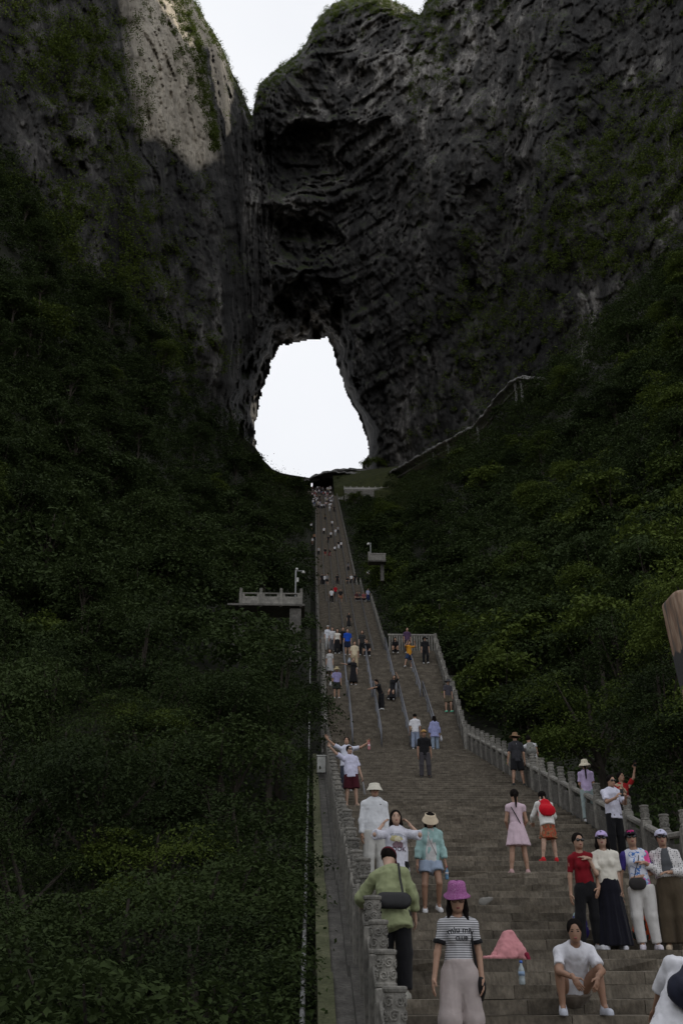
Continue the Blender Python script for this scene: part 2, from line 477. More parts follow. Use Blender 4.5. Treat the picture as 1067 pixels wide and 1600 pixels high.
def rock_mat():
    m, n, l, b = nmat('limestone_cliff')
    ge = n.new('ShaderNodeNewGeometry')
    mp = n.new('ShaderNodeMapping'); mp.inputs['Scale'].default_value = (1, 1, 0.28); mp.inputs['Rotation'].default_value = (0, math.radians(18), 0)
    l.new(ge.outputs['Position'], mp.inputs['Vector'])
    def noise(s, d, r=0.6, src=None):
        t = n.new('ShaderNodeTexNoise'); t.inputs['Scale'].default_value = s; t.inputs['Detail'].default_value = d; t.inputs['Roughness'].default_value = r
        l.new((src or mp).outputs[0] if src is None else src, t.inputs['Vector']); return t
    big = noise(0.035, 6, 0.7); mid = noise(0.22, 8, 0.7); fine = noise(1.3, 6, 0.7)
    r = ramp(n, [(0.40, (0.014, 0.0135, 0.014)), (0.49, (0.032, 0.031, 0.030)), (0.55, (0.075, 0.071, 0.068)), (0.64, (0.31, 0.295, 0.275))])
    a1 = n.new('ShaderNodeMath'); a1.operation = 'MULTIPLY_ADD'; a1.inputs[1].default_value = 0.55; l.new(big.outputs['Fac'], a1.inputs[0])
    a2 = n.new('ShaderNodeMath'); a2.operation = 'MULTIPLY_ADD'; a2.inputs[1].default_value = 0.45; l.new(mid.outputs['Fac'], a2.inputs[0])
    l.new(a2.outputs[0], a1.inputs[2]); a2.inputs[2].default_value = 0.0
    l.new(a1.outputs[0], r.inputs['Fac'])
    # mossy ledges: green where the rock faces up
    sx = n.new('ShaderNodeSeparateXYZ'); l.new(ge.outputs['Normal'], sx.inputs[0])
    g1 = n.new('ShaderNodeMath'); g1.operation = 'MULTIPLY_ADD'; g1.inputs[1].default_value = 0.55; l.new(sx.outputs['Z'], g1.inputs[0])
    g2 = n.new('ShaderNodeMath'); g2.operation = 'ADD'; g2.inputs[1].default_value = -0.28
    l.new(mid.outputs['Fac'], g2.inputs[0]); l.new(g2.outputs[0], g1.inputs[2])
    gr = ramp(n, [(0.46, (0, 0, 0)), (0.6, (1, 1, 1))]); l.new(g1.outputs[0], gr.inputs['Fac'])
    mix = n.new('ShaderNodeMix'); mix.data_type = 'RGBA'
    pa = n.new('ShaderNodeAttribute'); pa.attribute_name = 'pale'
    pr_ = ramp(n, [(0.36, (0.22, 0.195, 0.155)), (0.5, (0.38, 0.34, 0.28)), (0.66, (0.47, 0.43, 0.365))]); l.new(a1.outputs[0], pr_.inputs['Fac'])  # warm pale ramp puts extra sunlit brightness into the slab's colour
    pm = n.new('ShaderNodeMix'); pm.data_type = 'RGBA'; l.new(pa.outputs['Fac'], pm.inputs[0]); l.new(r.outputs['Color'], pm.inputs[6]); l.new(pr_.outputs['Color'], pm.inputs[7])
    l.new(gr.outputs['Color'], mix.inputs[0]); l.new(pm.outputs[2], mix.inputs[6]); mix.inputs[7].default_value = (0.035, 0.045, 0.018, 1)
    fm = n.new('ShaderNodeMath'); fm.operation = 'MULTIPLY_ADD'; fm.inputs[1].default_value = 1.9; fm.inputs[2].default_value = 0.08; l.new(fine.outputs['Fac'], fm.inputs[0])
    vm = n.new('ShaderNodeVectorMath'); vm.operation = 'SCALE'; l.new(mix.outputs[2], vm.inputs[0]); l.new(fm.outputs[0], vm.inputs['Scale'])
    l.new(vm.outputs[0], b.inputs['Base Color'])
    b.inputs['Roughness'].default_value = 0.9; b.inputs['Specular IOR Level'].default_value = 0.2
    bp = n.new('ShaderNodeBump'); bp.inputs['Strength'].default_value = 0.9; bp.inputs['Distance'].default_value = 0.5
    l.new(fine.outputs['Fac'], bp.inputs['Height']); l.new(bp.outputs[0], b.inputs['Normal'])
    return m
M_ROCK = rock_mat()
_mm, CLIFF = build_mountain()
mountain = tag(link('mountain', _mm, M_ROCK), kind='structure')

def cliff_at(px, py):
    xs, PY, D2 = CLIFF
    j = int(np.argmin(np.abs(xs - px)))
    return float(np.interp(py, PY[:, j], D2[:, j]))

# ------------------------------------------------------------------ wooded hillsides on both sides of the stairs
LEFT_PTS = [(-600, 1750, 7), (-600, 1300, 20), (-600, 900, 42), (-600, 500, 66), (-600, 100, 92),
    (0, 1750, 9), (0, 1600, 12), (0, 1400, 19), (0, 1200, 29), (0, 1000, 44), (0, 800, 66), (0, 600, 94), (0, 400, 126), (0, 230, 150),
    (250, 1750, 9), (250, 1600, 12), (250, 1400, 19), (250, 1200, 31), (250, 1000, 50), (250, 850, 78), (250, 700, 128), (250, 600, 176), (235, 470, 188),
    (400, 1750, 9.5), (400, 1600, 12.5), (400, 1400, 20), (400, 1200, 33), (400, 1000, 54), (400, 900, 82), (400, 800, 138), (385, 690, 282), (330, 620, 240),
    (478, 1750, 10), (478, 1600, 13), (478, 1400, 21), (478, 1200, 35), (474, 1050, 52), (472, 950, 78), (472, 860, 140), (474, 790, 230), (472, 752, 296), (430, 735, 300)]
RIGHT_PTS = [(545, 790, 282), (560, 860, 190), (590, 930, 122), (625, 960, 96), (700, 985, 78), (735, 1110, 53), (850, 1135, 35), (1000, 1185, 25.5), (1090, 1250, 20.5), (1500, 1500, 9),
    (610, 745, 292), (640, 800, 226), (640, 880, 132), (700, 900, 96), (700, 800, 142), (690, 715, 256), (850, 1000, 56), (850, 850, 86), (850, 700, 152), (850, 585, 212), (770, 660, 238),
    (1000, 1050, 38), (1000, 900, 56), (1000, 750, 84), (1000, 600, 122), (1000, 440, 178), (1067, 1100, 29), (1067, 900, 49), (1067, 700, 84), (1067, 500, 132), (1067, 390, 172),
    (1500, 1300, 15), (1500, 1000, 27), (1500, 700, 48), (1500, 400, 78), (1600, 0, 104)]
def make_rbf(pts):
    P = np.array(pts, float); p = P[:, :2] / 300.0; v = np.log(P[:, 2])
    r = np.linalg.norm(p[:, None] - p[None], axis=-1)
    n = len(P); A = np.zeros((n + 3, n + 3)); A[:n, :n] = -r + np.eye(n) * 0.02; A[:n, n] = 1; A[:n, n + 1:] = p; A[n, :n] = 1; A[n + 1:, :n] = p.T
    w = np.linalg.solve(A, np.concatenate([v, np.zeros(3)]))
    def fn(px, py):
        q = np.stack([np.asarray(px, float), np.asarray(py, float)], -1) / 300.0
        rr = np.linalg.norm(q[..., None, :] - p, axis=-1)
        return np.exp(-(rr @ w[:n]) + w[n] + q @ w[n + 1:])
    return fn
DL, DR = make_rbf(LEFT_PTS), make_rbf(RIGHT_PTS)
LEFT_TOP = ([-700, 0, 120, 235, 330, 385, 430, 472, 490], [60, 230, 360, 470, 620, 690, 735, 752, 760])
LEFT_RIGHT = ([700, 760, 900, 1100, 1300, 1500, 1750], [482, 482, 482, 490, 500, 505, 510])
RIGHT_TOP = ([520, 545, 610, 690, 770, 850, 1000, 1067, 1700], [800, 770, 745, 715, 650, 585, 440, 390, 60])
RIGHT_BOT = ([520, 545, 600, 690, 735, 850, 1000, 1090, 1700], [780, 880, 1000, 1010, 1130, 1160, 1215, 1280, 1640])
def tree_h(Y): return np.interp(Y, [10, 30, 80, 200, 300], [4.2, 5.0, 6.0, 7.0, 7.0])
M_SOIL = simple('forest_floor', (0.02, 0.022, 0.011), (0.009, 0.010, 0.006), rough=0.95, scale=0.5, bump=0.6, detail=8, coords='Object', dist=0.3)
def hill(name, fn, left):
    if left:
        us = np.concatenate([np.linspace(-700, 0, 18), np.linspace(20, 486, 40)])
        V = []
        for u in us:
            y0 = np.interp(u, *LEFT_TOP) + 34; V.append(np.stack([np.full(70, u), np.linspace(y0, 1760, 70)], -1))
    else:
        us = np.concatenate([np.linspace(548, 1080, 48), np.linspace(1110, 1700, 18)])
        V = []
        for u in us:
            y0 = np.interp(u, *RIGHT_TOP) + 30; y1 = np.interp(u, *RIGHT_BOT) + 40; V.append(np.stack([np.full(70, u), np.linspace(y0, y1, 70)], -1))
    G = np.array(V); Y = fn(G[..., 0], G[..., 1])
    P = at(G[..., 0], G[..., 1], Y)
    P[..., 2] -= tree_h(Y) * 0.8
    P[..., 2] += 0.8 * fbm(P / 6.0, 3, 91)
    if left: P[..., 0] = np.minimum(P[..., 0], -0.55)
    else: P[..., 0] = np.maximum(P[..., 0], SW + 0.75)
    a, b = G.shape[:2]; idx = np.arange(a * b).reshape(a, b)
    F = np.stack([idx[:-1, :-1], idx[1:, :-1], idx[1:, 1:], idx[:-1, 1:]], -1).reshape(-1, 4)
    return tag(link(name, mesh_from(name, P.reshape(-1, 3), F, True), M_SOIL), kind='structure')
hill('wooded_hillside_left', DL, True)
hill('wooded_hillside_right', DR, False)
# earth banks under and beside the stairs
def bank(x0, x1, z0, z1):
    ys = np.concatenate([np.linspace(8, 63, 40), np.linspace(64, 312, 90)]); V = []; Fc = []
    for y in ys:
        z = slope_z(y)
        for q in range(5):
            t = q / 4; V.append((x0 + (x1 - x0) * t, y, z + z0 + (z1 - z0) * t + (0.5 * math.sin(y * .7 + q) if 0 < q else 0)))
    for i in range(len(ys) - 1):
        for q in range(4): Fc.append((i * 5 + q, i * 5 + q + 1, i * 5 + 6 + q, i * 5 + 5 + q))
    tag(link('earth_bank', mesh_from('earth_bank', V, Fc, True), M_SOIL), kind='structure')
bank(-0.1, -9, -2.0, -3.5); bank(SW + 0.2, SW + 10, -1.6, -3.0)
# earthen floor of the arch left of the stairs head
af = [(372, 682), (388, 690), (400, 700), (411, 718), (426, 733), (440, 739), (455, 742), (468, 744), (486, 747), (486, 830), (372, 830)]
fr_ = [at(x, y, 304.0) for x, y in af]; m_ = MB(); k_ = len(af)
m_.add([tuple(p) for p in fr_] + [(p[0], p[1] + 14, p[2]) for p in fr_], [tuple(range(k_))] + [(i, (i + 1) % k_, k_ + (i + 1) % k_, k_ + i) for i in range(k_)])
tag(m_.build('arch_floor', M_SOIL), kind='structure')
# unseen slope added behind the photographer on the left to darken the foliage
vb = MB(); vv = [(-9, 12, -6), (-11, -8, -6), (-14, -40, -8), (-40, -40, 26), (-42, -8, 40), (-44, 14, 52)]
vb.add(vv, [(0, 1, 4, 5), (1, 2, 3, 4)]); tag(vb.build('unseen_light_blocker', M_SOIL), kind='structure')
# unseen cliff added right of the frame, keeping sun off stairs and woods
vb = MB(); lo_ = [(92, 112, 30), (80, 80, 14), (72, 55, 4), (68, 24, -4)]; hi_ = [(142, 118, 260), (132, 82, 250), (124, 55, 225), (116, 24, 170)]
V_ = []; nn = 14
for a_, b_ in zip(lo_, hi_): V_ += [tuple(np.array(a_) + (np.array(b_) - np.array(a_)) * t + 5 * np.sin(np.array([3.1, 1.7, 2.3]) * (t * 9 + a_[1] * .1))) for t in np.linspace(0, 1, nn)]
vb.add(V_, [(i * nn + k, i * nn + k + 1, (i + 1) * nn + k + 1, (i + 1) * nn + k) for i in range(3) for k in range(nn - 1)])
tag(vb.build('unseen_light_blocker', M_ROCK), kind='structure')
# ground at the foot of the stairs, reaching past everything
g = MB(); g.add([(-900, -900, -1.62), (900, -900, -1.62), (900, 900, -1.62), (-900, 900, -1.62)], [(0, 1, 2, 3)])
tag(g.build('ground', stone_mat('plaza_stone', (0.06, 0.055, 0.05), (0.09, 0.083, 0.073), (0.13, 0.12, 0.1), scale=1.2)), kind='structure')
# ------------------------------------------------------------------ foliage
def leaf_mat(name, c_dark, c_light, rust=None):
    m, n, l, b = nmat(name)
    oi = n.new('ShaderNodeObjectInfo'); ge = n.new('ShaderNodeNewGeometry')
    no = n.new('ShaderNodeTexNoise'); no.inputs['Scale'].default_value = 0.7; no.inputs['Detail'].default_value = 4
    l.new(ge.outputs['Position'], no.inputs['Vector'])
    ad = n.new('ShaderNodeMath'); ad.operation = 'MULTIPLY_ADD'; ad.inputs[1].default_value = 0.7
    l.new(oi.outputs['Random'], ad.inputs[0]); 
    sc = n.new('ShaderNodeMath'); sc.operation = 'MULTIPLY'; sc.inputs[1].default_value = 0.6; l.new(no.outputs['Fac'], sc.inputs[0]); l.new(sc.outputs[0], ad.inputs[2])
    at_ = n.new('ShaderNodeAttribute'); at_.attribute_name = 'tint'
    a3 = n.new('ShaderNodeMath'); a3.operation = 'MULTIPLY_ADD'; a3.inputs[1].default_value = 0.35; l.new(at_.outputs['Fac'], a3.inputs[0]); l.new(ad.outputs[0], a3.inputs[2])
    r = ramp(n, [(0.3, c_dark), (0.95, c_light)])
    l.new(a3.outputs[0], r.inputs['Fac'])
    if rust:
        gt = n.new('ShaderNodeMath'); gt.operation = 'GREATER_THAN'; gt.inputs[1].default_value = 0.84; l.new(at_.outputs['Fac'], gt.inputs[0])
        rm = n.new('ShaderNodeMix'); rm.data_type = 'RGBA'; l.new(gt.outputs[0], rm.inputs[0]); l.new(r.outputs['Color'], rm.inputs[6]); rm.inputs[7].default_value = (*rust, 1)
        class _O: outputs = {'Color': rm.outputs[2]}
        r = _O
    l.new(r.outputs['Color'], b.inputs['Base Color'])
    b.inputs['Roughness'].default_value = 0.7; b.inputs['Specular IOR Level'].default_value = 0.06
    tr = n.new('ShaderNodeBsdfTranslucent'); l.new(r.outputs['Color'], tr.inputs['Color'])
    mx = n.new('ShaderNodeMixShader'); mx.inputs[0].default_value = 0.22
    out = n['Material Output']
    l.new(b.outputs[0], mx.inputs[1]); l.new(tr.outputs[0], mx.inputs[2]); l.new(mx.outputs[0], out.inputs['Surface'])
    return m
M_LEAF = leaf_mat('leaf_deep_green', (0.015, 0.023, 0.0095), (0.041, 0.06, 0.02))
M_LEAF2 = leaf_mat('leaf_yellow_green', (0.028, 0.044, 0.011), (0.085, 0.115, 0.024))
M_LEAF3 = leaf_mat('leaf_rusty', (0.017, 0.025, 0.011), (0.05, 0.055, 0.02), (0.11, 0.045, 0.018))
M_BARK = simple('bark', (0.06, 0.05, 0.04), (0.025, 0.021, 0.017), rough=0.95, scale=9, bump=0.6, stretch=(1, 1, 0.25), dist=0.03)

def leaf_cloud(centers, dirs, lsize, seed, flat=0.6):
    """one rhombic leaf (two triangles folded on the midrib) per center"""
    r = np.random.default_rng(seed); n = len(centers)
    up = np.array([0, 0, 1.0]); nrm = r.normal(size=(n, 3)) * (1 - flat) + up * flat + dirs * 0.35
    nrm /= np.linalg.norm(nrm, axis=1)[:, None]
    t = np.cross(nrm, r.normal(size=(n, 3))); t /= np.linalg.norm(t, axis=1)[:, None]
    t[:, 2] -= 0.25; t /= np.linalg.norm(t, axis=1)[:, None]
    w = np.cross(nrm, t)
    L = lsize * r.uniform(0.65, 1.3, n)[:, None]
    a = centers; c = centers + t * L
    mid = centers + t * L * 0.45
    bb = mid + w * L * 0.27 + nrm * L * 0.07; d = mid - w * L * 0.27 + nrm * L * 0.07
    V = np.stack([a, bb, c, d], 1).reshape(-1, 3)
    i = np.arange(n)[:, None] * 4
    F = np.concatenate([i + np.array([0, 1, 2]), i + np.array([0, 2, 3])], 1).reshape(-1, 3)
    tint = np.repeat(r.random(n), 4)
    return V, F, tint

def set_tint(me, tint):
    at_ = me.attributes.new('tint', 'FLOAT', 'POINT'); at_.data.foreach_set('value', tint.astype(np.float32))

def make_crown(seed, R, H, nclump, per, lsize, name='crown'):
    """crown centred on z = 0 .. H: layered sprays of leaves around branch tips"""
    r = np.random.default_rng(seed)
    lobes = [(np.array([R * 0.62 * q * math.cos(a), R * 0.62 * q * math.sin(a), H * r.uniform(0.32, 0.82)]), r.uniform(0.28, 0.5) * R) for q, a in ((math.sqrt(r.random()), r.uniform(0, 6.28)) for _ in range(11))]
    C = []; Dd = []
    for k in range(nclump):                            # flat, slightly drooping sprays stacked in tiers around every limb
        c, rad = lobes[r.integers(len(lobes))]
        d = r.normal(size=3); d[2] = abs(d[2]) * 0.9 - 0.25; d /= np.linalg.norm(d)
        p = c + d * rad * r.uniform(0.6, 1.12) * [1, 1, 0.85]
        m = int(per * r.uniform(0.6, 1.4)); sp = r.uniform(0.10, 0.21) * R
        q = r.normal(size=(m, 3)) * [sp, sp, 0.02 * R]
        rr = np.hypot(q[:, 0], q[:, 1]); q[:, 2] -= 0.35 * rr ** 2 / (sp * 1.6)
        tx, ty = -d[0] * 0.3, -d[1] * 0.3; q[:, 2] += q[:, 0] * tx + q[:, 1] * ty
        C.append(p + q); Dd.append(np.repeat(d[None], m, 0))
    C = np.concatenate(C); Dd = np.concatenate(Dd)
    V, F, t = leaf_cloud(C, Dd, lsize, seed + 1)
    me = mesh_from(name, V, F); set_tint(me, t)
    return me, lobes
def make_trunk(seed, H, lobes):
    r = random.Random(seed); mb = MB()
    mb.tube([(0, 0, -2.0), (0.05, 0, H * 0.15), (r.uniform(-.2, .2), r.uniform(-.2, .2), H * 0.45), (r.uniform(-.3, .3), r.uniform(-.3, .3), H * 0.8)], [0.16, 0.13, 0.09, 0.03], 7)
    for c, rad in lobes:
        z0 = H * r.uniform(0.12, 0.45)
        mb.tube([(0, 0, z0), (c[0] * .5, c[1] * .5, (z0 + c[2]) / 2 + .1), (c[0], c[1], c[2] + rad * .3)], [0.07, 0.045, 0.015], 5)
    return mb.mesh('trunk')
TEMPL = []
for k in range(5):                                 # near trees with leaf-sized leaves, R about 2.5 m
    cm, lb = make_crown(100 + k, 2.5, 4.6, (105, 90, 120, 80, 100)[k], (120, 100, 140, 70, 110)[k], (0.10, 0.12, 0.085, 0.13, 0.11)[k]); TEMPL.append((cm, make_trunk(k, 4.6, lb)))
FTEMPL = []
for k in range(4):                                 # distant trees, R about 3 m
    cm, lb = make_crown(200 + k, 3.0, 6.0, (95, 80, 110, 70)[k], (52, 44, 60, 36)[k], (0.24, 0.3, 0.2, 0.36)[k]); FTEMPL.append((cm, make_trunk(40 + k, 6.0, lb)))
for cm, tm in TEMPL + FTEMPL: cm.materials.append(M_LEAF); tm.materials.append(M_BARK)

def scatter(fn, left, maxn, seed, dens):
    r = np.random.default_rng(seed); out = []
    tries = 0
    while len(out) < maxn and tries < 14000:
        tries += 1
        if left:
            py = r.uniform(180, 1740); px = r.uniform(-130, 495)
            if py < np.interp(px, *LEFT_TOP) + 4: continue
        else:
            px = r.uniform(545, 1180); py = r.uniform(380, 1400)
            if py < np.interp(px, *RIGHT_TOP) + 4 or py > np.interp(px, *RIGHT_BOT): continue
        Y = float(fn(px, py)) * r.uniform(0.9, 1.1)
        R = np.interp(Y, [10, 40, 100, 300], [1.9, 2.5, 3.1, 3.6]) * r.uniform(0.8, 1.25)
        rp = R * FPX / (Y * 1.04)
        if left and px + (0.4 if 770 < py < 1110 else 0.5 if py < 1250 else 0.8) * rp > np.interp(py, *LEFT_RIGHT): continue
        if left and Y < 69 and abs(px - 418) < 0.8 * rp + 52 and -0.95 * rp - 6 < py - 930 < 0.75 * rp + 34: continue
        if not left:
            rb = np.interp(px - 0.7 * rp, *RIGHT_BOT)
            P = at(px, py, Y)
            if P[0] - 0.75 * R < SW + 0.4: continue
        if any((px - q[0]) ** 2 + ((py - q[1]) * 1.35) ** 2 < (dens * min(rp, q[3])) ** 2 for q in out): continue
        out.append((px, py, Y, rp, R))
    return out
def plant(spots, left, seed, group, labels):
    r = random.Random(seed)
    for (px, py, Y, rp, R) in spots:
        near = Y < 46
        cm, tm = r.choice(TEMPL if near else FTEMPL)
        H = (4.6 if near else 6.0); s = R / (2.5 if near else 3.0)
        P = at(px, py, Y)
        t = empty('broadleaf_tree', (P[0], P[1], P[2] - H * s * 0.72), r.uniform(0, 6.28))
        t.scale = (s, s, s * r.uniform(0.85, 1.15))
        if left: mt = M_LEAF3 if (Y < 19 and px > 130 and r.random() < 0.3) else (M_LEAF2 if r.random() < 0.14 and py < 1450 else M_LEAF)
        else: mt = M_LEAF2 if r.random() < (0.6 if (900 < py < 1300 or px > 950) else 0.25) else M_LEAF
        link('crown', cm, mt, t); link('trunk', tm, M_BARK, t)
        lb = labels[0 if mt is M_LEAF else (1 if mt is M_LEAF2 else 2)]
        if left: wh = 'at the lower left corner' if py > 1400 else 'beside the mossy kerb' if py > 1150 and px > 300 else 'level with the lowest flight' if py > 1150 else 'below the viewing platform' if py > 960 else 'level with the viewing platform' if py > 850 else 'close to the arch' if px > 300 else 'high under the left cliff'
        else: wh = 'just outside the right balustrade' if py > 1050 else 'behind the tan pillar' if px > 950 and py > 800 else 'beside the picket fence' if py > 900 else 'below the covered walkway' if px < 860 else 'high under the right cliff'
        lb = lb + ', ' + wh
        tag(t, lb, 'tree', group)
SL = scatter(DL, True, 165, 5, 0.74)
SR = scatter(DR, False, 135, 6, 0.68)
plant(SL, True, 1, 'trees on the slope left of the stairs', ['dark green broadleaf tree left of the stairs',
      'yellowish green broadleaf tree left of the stairs', 'tree with scattered rust leaves left of the stairs'])
plant(SR, False, 2, 'trees on the slope right of the stairs', ['dark green broadleaf tree right of the stairs',
      'yellowish green broadleaf tree right of the stairs', ''])
print('trees', len(SL), len(SR))

# the closed canopy farther up the slopes, where single trees can no longer be told apart
def light_crown(seed):
    r = np.random.default_rng(seed); C = []; Dd = []
    for k in range(26):
        d = r.normal(size=3); d[2] = abs(d[2]) - 0.1; d /= np.linalg.norm(d); p = d * [1, 1, 0.75] * r.uniform(0.7, 1.05)
        m = 24; q = r.normal(size=(m, 3)) * [.22, .22, .06]; q[:, 2] -= 0.9 * (q[:, 0] ** 2 + q[:, 1] ** 2); C.append(p + q); Dd.append(np.repeat(d[None], m, 0))
    return np.concatenate(C), np.concatenate(Dd)
def build_canopy():
    r = np.random.default_rng(71); LC = [light_crown(300 + k) for k in range(6)]; V = []; F = []; T = []; b = 0; i = 0
    for fn, left in ((DL, True), (DR, False)):
        spots = []; tries = 0
        while tries < 9000 and len(spots) < 430:
            tries += 1
            if left: px, py = r.uniform(-70, 478), r.uniform(190, 1010); top = np.interp(px, *LEFT_TOP)
            else: px, py = r.uniform(552, 1150), r.uniform(380, 1010); top = np.interp(px, *RIGHT_TOP)
            if py < top - 2 or (not left and py > np.interp(px, *RIGHT_BOT) - 20): continue
            Y = float(fn(px, py))
            if Y < 55 or (left and px > 380 and py < top + 16): continue
            R = np.interp(Y, [50, 300], [1.7, 3.0]) * r.uniform(.75, 1.35); rp = R * FPX / Y
            if any((px - q[0]) ** 2 + (1.3 * (py - q[1])) ** 2 < (0.62 * min(rp, q[2])) ** 2 for q in spots): continue
            P = at(px, py, Y * 1.015)
            if left and P[0] + R * .7 > -0.8: continue
            if not left and P[0] - R * .8 < SW + .6: continue
            if 325 < px < 375 + 110 and 920 < py < 960 and left: continue
            spots.append((px, py, rp)); P[2] -= 0.6 * R
            c, d = LC[r.integers(6)]; a = r.uniform(0, 6.28); ca, sa = math.cos(a), math.sin(a); Rm = np.array([[ca, -sa, 0], [sa, ca, 0], [0, 0, 1]])
            v, f, t = leaf_cloud((c @ Rm.T) * R + P, d @ Rm.T, 0.17 * R, 900 + i, 0.55); i += 1
            V.append(v); F.append(f + b); T.append(t); b += len(v)
        print('canopy', len(spots))
    return np.concatenate(V), np.concatenate(F), np.concatenate(T)
V_, F_, t_ = build_canopy()
me_ = mesh_from('forest_canopy', V_, F_); set_tint(me_, t_)
tag(link('forest_canopy', me_, M_LEAF), 'closed dark canopy of the woods higher up both slopes', 'woods', kind='stuff')

# shrubs clinging to the cliffs and crests, and undergrowth between the trees: nobody could count them
def shrub_density(px, py):
    g = lambda cx, cy, sx, sy, a: a * math.exp(-((px - cx) / sx) ** 2 - ((py - cy) / sy) ** 2)
    d = 0.05
    d += g(980, 250, 110, 90, 1) + g(1040, 200, 60, 60, .7) + g(900, 340, 90, 50, .7) + g(780, 480, 90, 60, .8) + g(720, 600, 60, 60, .6) + g(960, 380, 140, 60, .8)
    d += g(100, 60, 90, 90, 1) + g(170, 130, 40, 120, .9) + g(215, 330, 26, 160, .7) + g(250, 480, 60, 90, .8) + g(60, 330, 90, 60, .9) + g(150, 430, 110, 70, .8) + g(330, 560, 40, 60, .5)
    d += g(670, 60, 30, 90, 1.2) + g(645, 120, 26, 60, .6) + g(720, 20, 50, 50, .4)
    return d
def build_shrubs():
    r = np.random.default_rng(33); C = []; Dn = []; S = []
    def clump(p, R, n, ls):
        q = r.normal(size=(n, 3)); q /= np.linalg.norm(q, axis=1)[:, None]
        q = q * R * r.uniform(0.3, 1.0, (n, 1)) * [1, 1, 0.8]
        C.append(p + q); Dn.append(q / R); S.append(np.full(n, ls))
    k = 0
    nz = lambda px, py: float(vnoise(np.array([px / 46, py / 46, 3.0]), 5)) * 0.45
    while k < 2100:
        px, py = r.uniform(-30, 1100), r.uniform(-60, 700)
        sk = np.interp(px, SKY_X, SKY_Y)
        if py < sk + 2 or (380 < px < 640 and py > 60): continue
        if r.random() > shrub_density(px, py) + nz(px, py) * 0.8: continue
        Y = cliff_at(px, py) - 0.6; k += 1
        clump(at(px, py, Y), r.uniform(1.0, 3.4), 80, 0.55)
    # crest lines
    for i in range(620):
        px = r.choice([r.uniform(250, 394), r.uniform(397, 530), r.uniform(520, 690)])
        sk = np.interp(px, SKY_X, SKY_Y)
        off = abs(r.normal(0, 14)) - 1.5
        Y = cliff_at(px, sk + max(off, 2)) - 1.0
        clump(at(px, sk + off, Y), r.uniform(0.8, 2.5), 64, 0.42)
    # lit strip along the edge of the slab
    for i in range(300):
        py = r.uniform(-30, 235); xe = np.interp(py, [-200, 0, 80, 200, 260], [262, 290, 316, 335, 342])
        px = xe - abs(r.normal(0, 1)) * np.interp(py, [0, 230], [26, 6]) + 3
        Y = cliff_at(px, max(py, np.interp(px, SKY_X, SKY_Y) + 2)) - 0.8
        clump(at(px, py, Y), r.uniform(0.8, 2.0), 60, 0.42)
    # rim of the arch floor
    for i in range(60):
        px = r.uniform(396, 480); py = np.interp(px, [396, 412, 430, 455, 480], [700, 722, 736, 742, 744]) + abs(r.normal(0, 4))
        R_ = r.uniform(0.7, 1.7); clump(at(px, py + 4, 303.6) - np.array([0, 0, R_ * .55]), R_, 130, 0.34)
    for i in range(30):
        px = r.uniform(566, 612); py = np.interp(px, [566, 580, 612], [722, 716, 722]) + abs(r.normal(0, 5))
        clump(at(px, py, 303.0), r.uniform(0.8, 1.6), 50, 0.4)
    return np.concatenate(C), np.concatenate(Dn), np.concatenate(S)
C_, D_, S_ = build_shrubs()
V_, F_, t_ = leaf_cloud(C_, D_, S_[:, None].ravel().mean(), 3, 0.55)
me_ = mesh_from('cliff_shrubs', V_, F_); set_tint(me_, t_)
tag(link('cliff_shrubs', me_, M_LEAF2), 'green shrubs clinging to the cliff ledges and crests', 'shrubs', kind='stuff')

